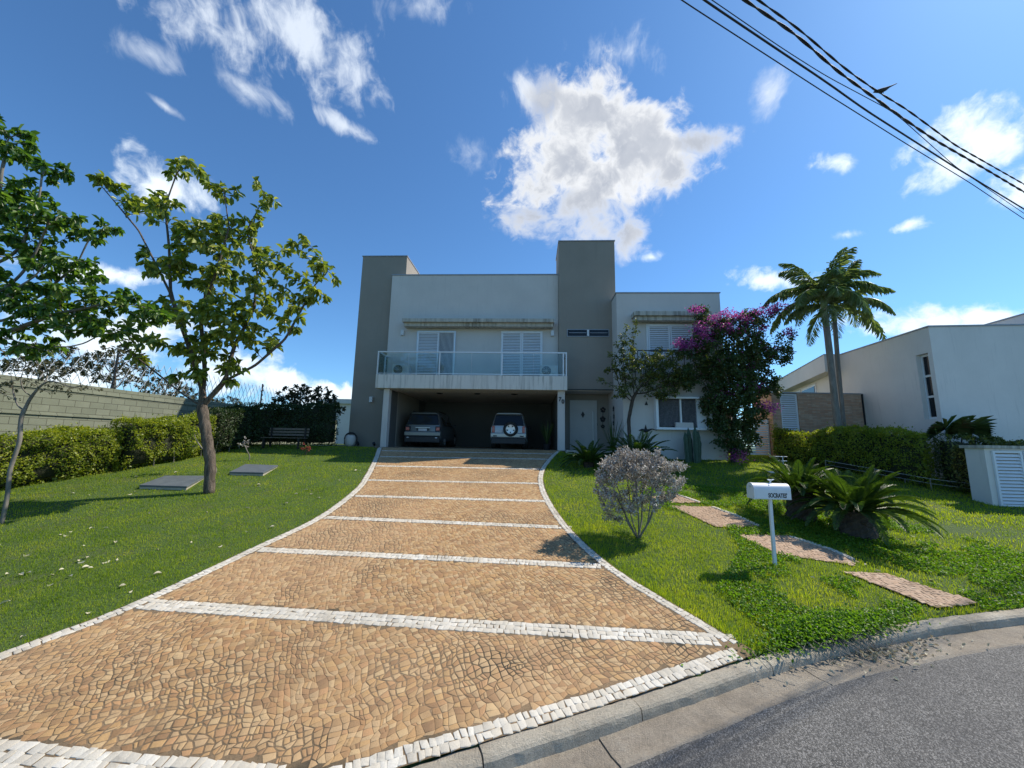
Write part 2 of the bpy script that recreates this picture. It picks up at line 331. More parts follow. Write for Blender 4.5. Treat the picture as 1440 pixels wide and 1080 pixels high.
M['trunk'] = bark('tree_bark', (0.035, 0.026, 0.02), (0.20, 0.155, 0.115), 16, 0.07)
M['trunk_grey'] = bark('grey_bark', (0.10, 0.09, 0.075), (0.26, 0.235, 0.20), 9, 0.015)
M['trunk_dark'] = bark('dark_bark', (0.03, 0.022, 0.016), (0.10, 0.08, 0.06), 14, 0.01)
M['cactus'] = plain('cactus_skin', (0.045, 0.085, 0.05), 0.6, 0, 0.25, 10)
M['dryleaf'] = foliage('dry_leaf', [(0.32, 0.24, 0.14), (0.52, 0.45, 0.30), (0.62, 0.58, 0.42), (0.35, 0.2, 0.1)], 0.7, 0.15, (1, 1, 1))
M['rose'] = foliage('red_flower', [(0.35, 0.03, 0.03), (0.5, 0.10, 0.08)], 0.6, 0.2, (1, 1, 1))
M['rail_white'] = plain('white_aluminium', (0.70, 0.71, 0.72), 0.35, 0.2, 0.04)
M['cable'] = plain('black_cable', (0.018, 0.018, 0.02), 0.7)
M['bird'] = plain('dark_plumage', (0.03, 0.028, 0.026), 0.7)
M['wire'] = plain('galvanised_wire', (0.62, 0.63, 0.64), 0.5, 0.2)

# ------------------------------------------------------------------ mesh builders
def mesh_obj(name, verts, faces, mats, parent=None, midx=None, smooth=False, uniform=None):
    """verts (N,3) array; faces list of tuples, or (F,k) array"""
    me = bpy.data.meshes.new(name)
    V = np.asarray(verts, dtype=np.float32)
    if isinstance(faces, np.ndarray):
        k = faces.shape[1]; F = faces.shape[0]
        me.vertices.add(len(V)); me.vertices.foreach_set('co', V.ravel())
        me.loops.add(F*k); me.loops.foreach_set('vertex_index', faces.astype(np.int32).ravel())
        me.polygons.add(F); me.polygons.foreach_set('loop_start', np.arange(0, F*k, k, dtype=np.int32))
        try: me.polygons.foreach_set('loop_total', np.full(F, k, dtype=np.int32))
        except Exception: pass
        me.update(calc_edges=True)
    else:
        me.from_pydata([tuple(map(float, v)) for v in V], [], faces); me.update()
    if not isinstance(mats, (list, tuple)): mats = [mats]
    for m in mats: me.materials.append(m)
    if midx is not None: me.polygons.foreach_set('material_index', np.asarray(midx, dtype=np.int32))
    if smooth: me.polygons.foreach_set('use_smooth', np.ones(len(me.polygons), dtype=bool))
    o = bpy.data.objects.new(name, me); C.objects.link(o)
    if parent: o.parent = parent
    return o
class MB:
    def __init__(s): s.v = []; s.f = []; s.m = []
    def add(s, vs, fs, mi=0):
        b = len(s.v); s.v += [tuple(v) for v in vs]
        for f in fs: s.f.append(tuple(b+i for i in f)); s.m.append(mi)
        return s
    def box(s, x0, x1, y0, y1, z0, z1, mi=0, rot=None, bev=0.0):
        vs = [(x, y, z) for z in (z0, z1) for y in (y0, y1) for x in (x0, x1)]
        if rot is not None:
            c = Vector(((x0+x1)/2, (y0+y1)/2, (z0+z1)/2)); vs = [c + rot @ (Vector(v)-c) for v in vs]
        return s.add(vs, [(0, 2, 3, 1), (4, 5, 7, 6), (0, 1, 5, 4), (2, 6, 7, 3), (0, 4, 6, 2), (1, 3, 7, 5)], mi)
    def tube(s, pts, r, sides=8, mi=0, cap=True):
        P = [Vector(p) for p in pts]; nP = len(P); rs = r if hasattr(r, '__len__') else [r]*nP
        T = [(P[min(i+1, nP-1)]-P[max(i-1, 0)]).normalized() for i in range(nP)]
        a = T[0].orthogonal().normalized(); vs = []
        for i in range(nP):
            a = (a - T[i]*a.dot(T[i])); a = a.normalized() if a.length > 1e-6 else T[i].orthogonal().normalized()
            b = T[i].cross(a)
            for k in range(sides):
                t = 2*PI*k/sides; vs.append(P[i] + (a*math.cos(t)+b*math.sin(t))*rs[i])
        fs = [(i*sides+k, i*sides+(k+1) % sides, (i+1)*sides+(k+1) % sides, (i+1)*sides+k) for i in range(nP-1) for k in range(sides)]
        if cap: fs += [tuple(range(sides))[::-1], tuple((nP-1)*sides+k for k in range(sides))]
        return s.add(vs, fs, mi)
    def cyl(s, c, axis, r, h, sides=20, mi=0):
        c = Vector(c); ax = Vector(axis).normalized(); return s.tube([c, c+ax*h], r, sides, mi)
    def lathe(s, prof, c=(0, 0, 0), sides=20, mi=0):
        c = Vector(c); vs = [c + Vector((r*math.cos(2*PI*k/sides), r*math.sin(2*PI*k/sides), z)) for r, z in prof for k in range(sides)]
        n_ = len(prof)
        fs = [(i*sides+k, i*sides+(k+1) % sides, (i+1)*sides+(k+1) % sides, (i+1)*sides+k) for i in range(n_-1) for k in range(sides)]
        fs += [tuple(range(sides))[::-1], tuple((n_-1)*sides+k for k in range(sides))]
        return s.add(vs, fs, mi)
    def prism(s, poly, z0, z1, mi=0):
        k = len(poly); vs = [(x, y, z0) for x, y in poly] + [(x, y, z1) for x, y in poly]
        fs = [tuple(range(k))[::-1], tuple(range(k, 2*k))] + [(i, (i+1) % k, k+(i+1) % k, k+i) for i in range(k)]
        return s.add(vs, fs, mi)
    def build(s, name, mats, parent=None, bev=0.0, smooth=False, seg=2):
        o = mesh_obj(name, np.array(s.v), s.f, mats, parent, s.m, smooth)
        if bev:
            b = o.modifiers.new('bevel', 'BEVEL'); b.width = bev; b.segments = seg; b.limit_method = 'ANGLE'; b.angle_limit = R(40)
        return o
def tag(o, label=None, cat=None, group=None, kind=None):
    if label: o['label'] = label
    if cat: o['category'] = cat
    if group: o['group'] = group
    if kind: o['kind'] = kind
    return o
def empty(name, loc, rz=0, label=None, cat=None, group=None):
    o = bpy.data.objects.new(name, None); C.objects.link(o); o.location = loc; o.rotation_euler = (0, 0, rz)
    o.empty_display_size = 0.2
    return tag(o, label, cat, group)
def put(o, loc):
    """give a parentless mesh an origin at loc (vertices were in world space)"""
    me = o.data; me.transform(Matrix.Translation(-Vector(loc))); o.location = loc; return o

# ------------------------------------------------------------------ terrain functions
KX = np.array([-60, -25, -12, -6, -3, -.32, .57, 1.62, 3.15, 5.2, 6.85, 10, 16, 30, 60.])
KY = np.array([-14, -3.8, -.3, 1.45, 2.45, 3.41, 3.71, 4.10, 4.69, 5.22, 5.53, 5.95, 6.5, 7.3, 8.5])
def smoothk():
    xs = np.linspace(-60, 60, 2401); ys = np.interp(xs, KX, KY)
    k = np.ones(31)/31; yp = np.pad(ys, 15, 'edge'); yp[:15] = ys[0]; return xs, np.convolve(yp, k, 'valid')
KXS, KYS = smoothk()
def kerb(x): return np.interp(x, KXS, KYS)
def plane(y): return np.minimum(-0.5 + 0.165*np.asarray(y, float), 2.26)
def street(x): return np.minimum(-0.5+0.165*kerb(x), 2) - 0.12
def vnoise(x, y, s, seed=0):
    x = np.asarray(x, float)*s + seed*17.3; y = np.asarray(y, float)*s + seed*9.1
    xi = np.floor(x); yi = np.floor(y); fx = x-xi; fy = y-yi
    fx = fx*fx*(3-2*fx); fy = fy*fy*(3-2*fy)
    def h(a, b):
        v = np.sin(a*127.1+b*311.7+seed*7.7)*43758.5453; return v-np.floor(v)
    return (h(xi, yi)*(1-fx)+h(xi+1, yi)*fx)*(1-fy) + (h(xi, yi+1)*(1-fx)+h(xi+1, yi+1)*fx)*fy
def ground(x, y):
    x = np.asarray(x, float); y = np.asarray(y, float)
    z = plane(y) + 0.02*(vnoise(x, y, .7, 1)-.5) - 0.02
    dk = y-kerb(x)
    t = np.clip((0.15-dk)/0.12, 0, 1)
    zs = street(x)-0.3
    return z*(1-t)+np.minimum(zs, z)*t
def gz(x, y): return float(ground(x, y))
LEFT = [(-7.4, 1.05), (-6.4, 2.6), (-5.38, 4.51), (-4.91, 5.4), (-4.47, 7.03), (-4.1, 8.58), (-4.13, 10.5), (-4.39, 11.95), (-5.02, 14.46), (-5.53, 16.25), (-5.62, 16.72)]
RIGHT = [(2.80, 4.75), (2.43, 5.36), (1.72, 6.63), (1.27, 8.15), (1.03, 9.93), (.98, 11.54), (1.18, 13.31), (1.82, 15.77), (2.2, 16.72)]
def smoothpoly(P, k=6):
    out = []
    for i in range(len(P)-1):
        p0 = Vector(P[max(i-1, 0)]); p1 = Vector(P[i]); p2 = Vector(P[i+1]); p3 = Vector(P[min(i+2, len(P)-1)])
        for j in range(k):
            t = j/k; out.append(tuple(0.5*((2*p1)+(p2-p0)*t+(2*p0-5*p1+4*p2-p3)*t*t+(3*p1-p0-3*p2+p3)*t**3)))
    out.append(tuple(P[-1])); return out
LEFTS = smoothpoly(LEFT); RIGHTS = smoothpoly(RIGHT)
LA = np.array(LEFTS); RA = np.array(RIGHTS)
def xl(y): return np.interp(y, LA[:, 1], LA[:, 0])
def xr(y): return np.interp(y, RA[:, 1], RA[:, 0], left=99)
def in_drive(x, y, m=0.0):
    return (x > xl(y)-m) & (x < xr(y)+m) & (y > kerb(x)) & (y < 16.8)
def in_poly(x, y, P):
    x = np.asarray(x); y = np.asarray(y); c = np.zeros(x.shape, bool); k = len(P)
    for i in range(k):
        x0, y0 = P[i]; x1, y1 = P[(i+1) % k]
        if y0 == y1: continue
        c ^= ((y0 > y) != (y1 > y)) & (x < (x1-x0)*(y-y0)/(y1-y0)+x0)
    return c

# ------------------------------------------------------------------ setting
def grid_axis(bps):
    out = []
    for a, b, st in bps: out += list(np.arange(a, b-1e-6, st))
    out.append(bps[-1][1]); return np.array(out)
gx = grid_axis([(-2400, -400, 500), (-400, -60, 85), (-60, -20, 4), (-20, 20, .25), (20, 60, 4), (60, 400, 85), (400, 2400, 500)])
gy = grid_axis([(-2400, -400, 500), (-400, -40, 90), (-40, -4, 4), (-4, 18, .2), (18, 40, 2), (40, 400, 60), (400, 2400, 500)])
XX, YY = np.meshgrid(gx, gy); ZZ = ground(np.clip(XX, -60, 60), YY)
nx_, ny_ = len(gx), len(gy); idx = np.arange(nx_*ny_).reshape(ny_, nx_)
F = np.stack([idx[:-1, :-1], idx[:-1, 1:], idx[1:, 1:], idx[1:, :-1]], -1).reshape(-1, 4)
tag(mesh_obj('ground', np.stack([XX, YY, ZZ], -1).reshape(-1, 3), F, M['ground'], smooth=True), kind='structure')
# road
xs = np.concatenate([np.arange(-60, -10, 2.), np.arange(-10, 14, .25), np.arange(14, 61, 2.)])
v = []; 
for x in xs:
    k = float(kerb(x)); z = float(street(x))
    for dy in (-.345, -1.5, -4, -9, -14): v.append((x, k+dy, z + (0.0 if dy > -1 else 0.015) + 0.0*dy))
f = []
for i in range(len(xs)-1):
    for j in range(4): a = i*5+j; f.append((a, a+1, a+6, a+5))
f = [q[::-1] for q in f]
tag(mesh_obj('road', np.array(v), [q[::-1] for q in f], M['asphalt'], smooth=True), kind='structure')
# kerb and gutter swept in cast lengths with joints
def sweep(profile, x0, x1, step, seglen, gap, name, mat, lower=None):
    mb = MB(); x = x0; r_ = random.Random(3)
    while x < x1:
        L = seglen*r_.uniform(.85, 1.15); pts = np.arange(x, x+L+1e-6, step); pts[-1] = x+L-gap
        vs = []; dz = r_.uniform(-.006, .006); dyy = r_.uniform(-.008, .008)
        for q in pts:
            k = float(kerb(q)); sl = float(kerb(q+.1)-kerb(q-.1))/.2; nrm = Vector((-sl, 1, 0)).normalized()
            zb = float(-0.5+0.165*k)
            if lower: zb -= lower(q)
            for (d, z) in profile:
                w = 0.010*(vnoise(q, d*3, 9, 5)-.5)+.006*(vnoise(q, d*9, 26, 6)-.5)
                vs.append((q+nrm.x*(d+dyy), k+nrm.y*(d+dyy)+w, zb+z+dz+w))
        m_ = len(profile); fs = []
        for i in range(len(pts)-1):
            for j in range(m_-1): a = i*m_+j; fs.append((a, a+1, a+m_+1, a+m_))
        fs.append(tuple(range(m_))[::-1]); fs.append(tuple((len(pts)-1)*m_+j for j in range(m_)))
        mb.add(vs, fs); x += L
    return tag(mb.build(name, mat), kind='structure')
low = lambda q: 0.035*math.exp(-((q-3.9)/.9)**2)
sweep([(.17, -.3), (.17, .004), (.12, .012), (.06, .010), (.025, -.002), (.006, -.022), (0, -.05), (-.03, -.3)], -20, 30, .08, 1.55, .012, 'kerb', M['kerb'], low)
sweep([(.0, -.4), (.0, -.105), (-.2, -.118), (-.32, -.108), (-.355, -.125), (-.36, -.4)], -20, 30, .1, 1.1, .010, 'gutter', M['gutter'])
# driveway bed
dr = [p_ for p_ in LEFTS] + RIGHTS[::-1]
kk = [(x, float(kerb(x))+.165) for x in np.arange(2.7, -7.3, -.2)]
poly = dr + kk
v = [(x, y, float(plane(y))+0.001) for x, y in poly]
tag(mesh_obj('driveway', np.array(v), [tuple(range(len(v)))[::-1]], M['mortar']), kind='structure')

# stones
def make_stones(cells, name, mat, zf, h=0.012, gap=0.005, lift=0.0):
    """cells (N,4,2) counterclockwise corners; builds chamfered stones"""
    N_ = len(cells); c = cells.mean(1, keepdims=True); d = cells-c
    ln = np.linalg.norm(d, axis=2, keepdims=True)
    g = np.asarray(gap).reshape(-1, 1, 1) if np.ndim(gap) else gap
    o1 = c + d*(1-g*1.4/ln); o2 = c + d*(1-(g*1.4+.003)/ln)
    hz = h + rng.uniform(-.0008, .0008, (N_, 1)); tilt = rng.normal(0, .02, (N_, 1, 2))
    def z(P): return zf(P[..., 0], P[..., 1])
    z1 = z(o1) + (tilt*(o1-c)).sum(-1) + hz - .0008
    z2 = z(o2) + (tilt*(o2-c)).sum(-1) + hz
    z0 = z(o1) - .004
    V = np.stack([np.concatenate([o1, z0[..., None]], -1), np.concatenate([o1, z1[..., None]], -1), np.concatenate([o2, z2[..., None]], -1)], 1).reshape(-1, 3)
    V[:, 2] += lift
    b = (np.arange(N_)*12)[:, None, None]
    fs = [[8, 9, 10, 11]] + [[i, (i+1) % 4, 4+(i+1) % 4, 4+i] for i in range(4)] + [[4+i, 4+(i+1) % 4, 8+(i+1) % 4, 8+i] for i in range(4)]
    Fc = (b + np.array(fs)[None]).reshape(-1, 4)
    return mesh_obj(name, V, Fc, mat)
def courses(x0, x1, y0, y1, s, warpA, warpL, seed, jit=.16):
    r_ = np.random.default_rng(seed); out = []
    ys = np.arange(y0, y1, s)
    for j, y in enumerate(ys):
        x = x0 + r_.uniform(0, s)
        w = r_.uniform(.75, 1.45, int((x1-x0)/s*1.3)+4)*s; e = x+np.concatenate([[0], np.cumsum(w)])
        e = e[e < x1]; a, b = e[:-1], e[1:]
        out.append(np.stack([np.stack([a, np.full_like(a, y)], -1), np.stack([b, np.full_like(a, y)], -1), np.stack([b, np.full_like(a, y+s)], -1), np.stack([a, np.full_like(a, y+s)], -1)], 1))
    cells = np.concatenate(out)
    def wp(P):
        X, Y = P[..., 0], P[..., 1]
        dx = warpA*(vnoise(X, Y, 1/warpL, seed)-.5)*2 + .35*warpA*(vnoise(X, Y, 2.7/warpL, seed+1)-.5)*2
        dy = warpA*(vnoise(X, Y, 1/warpL, seed+2)-.5)*2 + .35*warpA*(vnoise(X, Y, 2.7/warpL, seed+3)-.5)*2
        return np.stack([X+dx, Y+dy], -1)
    return wp(cells) + r_.uniform(-jit*s*.55, jit*s*.55, cells.shape)
def lattice(s, jit, ang, seed):
    r_ = np.random.default_rng(seed); n_ = int(24/s); i, j = np.meshgrid(np.arange(-n_//2, n_//2), np.arange(-n_//2, n_//2))
    rowoff = r_.uniform(-.5, .5, n_)*0; wx = np.cumsum(r_.uniform(.8, 1.2, n_)); 
    U = i*s*1.06; V_ = j*s*.97; P = np.stack([U, V_], -1).astype(float)+r_.uniform(-jit*s, jit*s, (n_, n_, 2))
    a = R(ang); c_, s_ = math.cos(a), math.sin(a); P = np.stack([P[..., 0]*c_-P[..., 1]*s_, P[..., 0]*s_+P[..., 1]*c_], -1)
    X, Y = P[..., 0].copy(), P[..., 1].copy()
    for A_, L_, k_ in ((.13, 1.4, 1), (.05, .42, 5)):
        P[..., 0] += A_*(vnoise(X, Y, 1/L_, seed+k_)-.5)*2; P[..., 1] += A_*(vnoise(X, Y, 1/L_, seed+k_+2)-.5)*2
    P += np.array([-2.5, 8.5])
    c = np.stack([P[:-1, :-1], P[:-1, 1:], P[1:, 1:], P[1:, :-1]], 2).reshape(-1, 4, 2)
    # cut some stones across a diagonal or in two so the lattice does not read
    m_ = c.mean(1); near = (np.abs(m_[:, 0]+2) < 7) & (m_[:, 1] > 0) & (m_[:, 1] < 17.5); c = c[near]
    sp = r_.uniform(0, 1, len(c)); A1 = c[sp < .10]; t1 = r_.uniform(.4, .6, (len(A1), 1)); e0 = A1[:, 0]*(1-t1)+A1[:, 1]*t1; e1 = A1[:, 3]*(1-t1)+A1[:, 2]*t1
    h1 = np.stack([A1[:, 0], e0, e1, A1[:, 3]], 1); h2 = np.stack([e0, A1[:, 1], A1[:, 2], e1], 1)
    return np.concatenate([c[sp >= .10], h1, h2])
BANDS = [([(-6.9, 3.68), (-3.92, 3.42), (-3.07, 3.35), (-0.9, 3.22)], .26), ([(-4.94, 5.43), (-.99, 5.14), (2.77, 4.92)], .22), ([(-4.47, 7.03), (1.73, 6.65)], .17),
         ([(-4.13, 8.58), (1.29, 8.26)], .16), ([(-4.10, 10.07), (1.03, 9.93)], .15), ([(-4.3, 11.55), (.98, 11.54)], .14),
         ([(-4.74, 13.33), (1.18, 13.31)], .14), ([(-5.11, 14.84), (1.6, 14.95)], .13), ([(-5.4, 16.0), (1.9, 16.0)], .13)]
KB = [(x, float(kerb(x))+.255) for x in np.arange(-7.0, 2.9, .3)]
def off(P, d):
    out = []
    for i in range(len(P)):
        t = (Vector(P[min(i+1, len(P)-1)])-Vector(P[max(i-1, 0)])).normalized(); out.append((P[i][0]-t.y*d, P[i][1]+t.x*d))
    return out
LE = off(LEFTS, -.09); RE = off(RIGHTS, .09)
allb = [(P, w) for P, w in BANDS] + [(KB, .16), (LE, .15), (RE, .14)]
def dist_poly(Q, P):
    best = np.full(len(Q), 1e9)
    for i in range(len(P)-1):
        a = np.array(P[i]); b = np.array(P[i+1]); ab = b-a; t = np.clip(((Q-a)@ab)/(ab@ab), 0, 1)
        best = np.minimum(best, np.linalg.norm(Q-(a+t[:, None]*ab), axis=1))
    return best
cells = lattice(.064, .36, 24, 5)
cc = cells.mean(1); keep = in_drive(cc[:, 0], cc[:, 1]) & (cc[:, 1] > kerb(cc[:, 0])+.2) & (cc[:, 1] < 16.7)
for P, w in allb: keep &= dist_poly(cc, P) > w/2+.022
cells = cells[keep]; cc = cc[keep]
gapv = np.clip(.0007 + .0060*np.clip((vnoise(cc[:, 0], cc[:, 1], .8, 11)*.6+vnoise(cc[:, 0], cc[:, 1], 2.2, 12)*.4-.54)*5, 0, 1) + .0065*np.exp(-((cc[:, 0]+.55)**2/.5+(cc[:, 1]-4.45)**2/.22)) + .004*np.exp(-((cc[:, 0]-.9)**2/.8+(cc[:, 1]-6.0)**2/.15)) + rng.uniform(0, .0013, len(cc)), .0003, .009)
tag(make_stones(cells, 'driveway_stones', M['tan'], lambda x, y: plane(y), .0035, gapv), kind='structure')
def band_cells(P, w, s=.085, seed=0):
    r_ = np.random.default_rng(seed); rows = max(2, round(w/s)); rh = w/rows
    P = [Vector(p) for p in P]; L = [0]
    for i in range(1, len(P)): L.append(L[-1]+(P[i]-P[i-1]).length)
    tot = L[-1]; LL = np.array(L); PX = np.array([p.x for p in P]); PY = np.array([p.y for p in P])
    def pos(t, d):
        x = np.interp(t, LL, PX); y = np.interp(t, LL, PY)
        x2 = np.interp(t+.05, LL, PX) - np.interp(t-.05, LL, PX); y2 = np.interp(t+.05, LL, PY)-np.interp(t-.05, LL, PY)
        m_ = np.hypot(x2, y2)+1e-9; return np.stack([x-y2/m_*d, y+x2/m_*d], -1)
    out = []
    for j in range(rows):
        w_ = r_.uniform(.75, 1.3, int(tot/s*1.4)+4)*s; e = np.concatenate([[0], np.cumsum(w_)])+r_.uniform(0, s); e = e[e < tot]
        a, b = e[:-1], e[1:]; d0 = -w/2+j*rh; d1 = d0+rh
        out.append(np.stack([pos(a, d0), pos(b, d0), pos(b, d1), pos(a, d1)], 1))
    c = np.concatenate(out); return c + r_.uniform(-.011, .011, c.shape)
wc = []
for i, (P, w) in enumerate(allb):
    c = band_cells(P, w, .068 if i > 1 else .075, i+20); m_ = c.mean(1)
    k = in_drive(m_[:, 0], m_[:, 1], .02) & (m_[:, 1] > kerb(m_[:, 0])+.17)
    if i < len(BANDS): k &= (dist_poly(m_, KB) > .16) & (dist_poly(m_, LE) > .11) & (dist_poly(m_, RE) > .10)
    elif i > len(BANDS): k &= dist_poly(m_, KB) > .16
    wc.append(c[k])
wc = np.concatenate(wc)
tag(make_stones(wc, 'white_stone_borders', M['whitestone'], lambda x, y: plane(y), .006, .0018), kind='structure')

# stepping path in the right lawn
def gnd(px, py, H=3.05, sl=.165):
    r_ = ray(px, py); t = -H/(r_.z-sl*r_.y); return (r_.x*t, r_.y*t)
PATHS = [[(1186, 804), (1318, 855), (1376, 848), (1245, 806)], [(1036, 752), (1095, 780), (1200, 795), (1206, 790), (1165, 772), (1106, 753)],
         [(940, 711), (1007, 741), (1072, 742), (1035, 725), (1001, 713)], [(905, 700), (945, 707), (985, 707), (950, 695)]]
PW = [[gnd(*q) for q in P] for P in PATHS]
for P in PW:
    P_ = P if sum((P[i][0]*P[(i+1) % len(P)][1]-P[(i+1) % len(P)][0]*P[i][1]) for i in range(len(P))) > 0 else P[::-1]
    v = [(x, y, float(plane(y))+.004) for x, y in P_]
    tag(mesh_obj('path_bed', np.array(v), [tuple(range(len(v)))], M['mortar']), kind='structure')
pc = courses(2, 8, 5, 11.5, .065, .07, .9, 9, .4); m_ = pc.mean(1)
k = np.zeros(len(pc), bool); kb = np.zeros(len(pc), bool)
for P in PW: k |= in_poly(m_[:, 0], m_[:, 1], P)
tag(make_stones(pc[k], 'path_stones', M['pathstone'], lambda x, y: plane(y), .006, .0022, .003), kind='structure')
for P in PW[1:]:
    # white stone edging along the far side
    far = P[-3:] if len(P) > 4 else P[-2:]
    c = band_cells([P[2 if len(P) <= 5 else 3], *P[(3 if len(P) <= 5 else 4):]], .08, .08, 5)
    tag(make_stones(c, 'path_edging', M['whitestone'], lambda x, y: plane(y), .020, .003, .004), kind='structure')

# ------------------------------------------------------------------ the house
HO = Vector((2.32, 16.54, 2.26)); HYAW = R(-3)
HM = Matrix.Translation(HO) @ Matrix.Rotation(HYAW, 4, 'Z'); HI = HM.inverted()
def hp(px, py, Y):
    """point on the house-local plane y = Y seen at a pixel"""
    o_ = HI @ Vector((0, 0, ZC)); d = HI.to_3x3() @ ray(px, py); t = (Y-o_.y)/d.y; return o_+d*t
def hw(x, y, z): return HM @ Vector((x, y, z))
H = empty('house', HO, HYAW, 'two storey white and taupe modern house with a balcony above an open garage', 'house')
def blk(name, mat, x0, x1, y0, y1, z0, z1, bev=.012, parent=None):
    return MB().box(x0, x1, y0, y1, z0, z1).build(name, mat, parent or H, bev)
def coping(x0, x1, y0, y1, z, parent=None, sides='flr'):
    mb = MB(); t = .03
    mb.box(x0-t, x1+t, y0-t, y0+.12, z, z+.045)
    mb.box(x0-t, x0+.12, y0+.12, y1+t, z, z+.045); mb.box(x1-.12, x1+t, y0+.12, y1+t, z, z+.045)
    mb.box(x0+.12, x1-.12, y1-.12, y1+t, z, z+.045)
    return mb.build('coping', M['coping'], parent or H)
blk('tower_wall', M['wall_taupe'], -10.13, -7.84, 1.5, 5.0, -.5, 9.53); coping(-10.13, -7.84, 1.5, 5.0, 9.53)
blk('upper_wall', M['wall_white'], -8.44, -.235, 1.25, 11, 3.203, 8.40); coping(-8.44, -.30, 1.25, 11, 8.40)
blk('tower_wall', M['wall_taupe'], -.232, 2.43, 1.0, 3.0, 2.77, 10.0); coping(-.232, 2.43, 1.0, 3.0, 10.0)
blk('rear_wall', M['wall_white'], -.23, 2.2, 3.01, 11, 2.6, 7.6)
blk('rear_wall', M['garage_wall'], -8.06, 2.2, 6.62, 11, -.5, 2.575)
blk('upper_wall', M['wall_white'], 2.24, 6.72, 0, 10, 3.203, 6.96); coping(2.24, 6.72, 0, 10, 6.96)
blk('ground_floor_wall', M['wall_white'], 2.24, 6.25, -.8, 9.9, -.6, 3.2)
# slab and garage
blk('balcony_slab', M['slab'], -8.39, .07, 0, 1.245, 2.58, 3.2, .015)
blk('garage_ceiling', M['wall_white'], -8.055, -.105, 1.248, 6.31, 2.62, 3.19, 0)
for x0, x1 in ((-8.06, -7.80), (-.33, -.02)):
    blk('column', M['wall_white'], x0, x1, .2, .5, -.5, 2.578, .01)
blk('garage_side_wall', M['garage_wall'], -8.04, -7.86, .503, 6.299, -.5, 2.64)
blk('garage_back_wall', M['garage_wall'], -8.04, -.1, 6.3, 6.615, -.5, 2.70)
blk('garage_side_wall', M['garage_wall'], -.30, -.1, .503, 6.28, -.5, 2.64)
blk('garage_floor', M['mortar'], -8.5, -.02, .02, 6.62, -.4, .012)
blk('porch_floor', M['fascia'], -.02, 2.24, -.3, 2.4, -.4, .03)
blk('porch_wall', M['wall_taupe'], -.098, 2.236, 2.2, 2.45, -.3, 2.765)
blk('porch_ceiling', M['wall_white'], -.098, 2.236, 1.01, 2.19, 2.70, 2.766, 0)
# ledges over the windows
blk('window_ledge', M['ledge'], -7.60, -.46, .65, 1.247, 5.83, 6.00, .01)
blk('ledge_soffit', M['ledge'], -7.55, -.51, .80, 1.247, 5.66, 5.829, .01)
blk('window_ledge', M['ledge'], 2.86, 6.1, -.55, -.003, 5.76, 5.95, .01)
blk('ledge_soffit', M['ledge'], 2.92, 6.0, -.42, -.003, 5.58, 5.759, .01)
# recessed ceiling lights
for x in (-5.95, -4.1, -2.3):
    MB().lathe([(.11, 2.585), (.11, 2.62)], (x, 1.9, 0), 18).lathe([(.16, 2.605), (.16, 2.62)], (x, 1.9, 0), 18).build('ceiling_light', M['dark'], H)
# window shutters with slats
def louvre(x0, x1, z0, z1, y, name='shutter', pitch=.075, frame=.055, mat='shutter', parent=None, facing=-1, th=.05):
    """louvred leaf in the local plane y, facing -Y"""
    mb = MB()
    mb.box(x0, x0+frame, y-th, y, z0, z1); mb.box(x1-frame, x1, y-th, y, z0, z1)
    mb.box(x0+frame, x1-frame, y-th, y, z0, z0+frame); mb.box(x0+frame, x1-frame, y-th, y, z1-frame, z1)
    z = z0+frame+pitch*.5
    while z < z1-frame-pitch*.3:
        mb.add([(x0+frame, y-th*.9, z-pitch*.34), (x1-frame, y-th*.9, z-pitch*.34), (x1-frame, y-.012, z+pitch*.30), (x0+frame, y-.012, z+pitch*.30),
                (x0+frame, y-th*.9, z-pitch*.22), (x1-frame, y-th*.9, z-pitch*.22), (x1-frame, y-.012, z+pitch*.42), (x0+frame, y-.012, z+pitch*.42)],
               [(0, 1, 2, 3), (7, 6, 5, 4), (0, 4, 5, 1)]); z += pitch
    mb.box(x0+frame, x1-frame, y-.006, y-.002, z0+frame, z1-frame, 1)  # darker sheet behind the slats stands in for the shade between them
    return mb.build(name, [M[mat], M['wall_taupe']], parent or H)
def frame(x0, x1, z0, z1, y, w=.05, th=.05, name='window_frame', mat='white', parent=None):
    mb = MB(); mb.box(x0-w, x0, y-th, y, z0-w, z1+w); mb.box(x1, x1+w, y-th, y, z0-w, z1+w)
    mb.box(x0, x1, y-th, y, z1, z1+w); mb.box(x0, x1, y-th, y, z0-w, z0)
    return mb.build(name, M[mat], parent or H)
bw = MB().box(-6.95, -5.18, 1.20, 1.248, 3.25, 5.50).build('balcony_door', M['white'], H)
frame(-6.95, -5.18, 3.28, 5.50, 1.247, .05, .06, 'door_frame', 'alu', bw)
louvre(-6.95, -5.93, 3.28, 5.50, 1.198, parent=bw)
mb = MB()
for i in range(24):
    a = -5.90+.68*i/24; b = -5.90+.68*(i+1)/24; z0, z1 = 3.3, 5.46
    mb.add([(a, 1.188+.02*(i % 2), z0), (b, 1.188+.02*((i+1) % 2), z0), (b, 1.188+.02*((i+1) % 2), z1), (a, 1.188+.02*(i % 2), z1)], [(0, 1, 2, 3)])
mb.build('curtain', plain('dark_curtain', (0.055, 0.055, 0.06), 0.9, 0, 0.35, 14), bw)
bw = MB().box(-2.90, -1.03, 1.20, 1.248, 3.25, 5.50).build('balcony_door', M['white'], H)
frame(-2.90, -1.03, 3.28, 5.50, 1.247, .05, .06, 'door_frame', 'white', bw)
louvre(-2.90, -1.98, 3.28, 5.50, 1.198, parent=bw); louvre(-1.95, -1.03, 3.28, 5.50, 1.198, parent=bw)
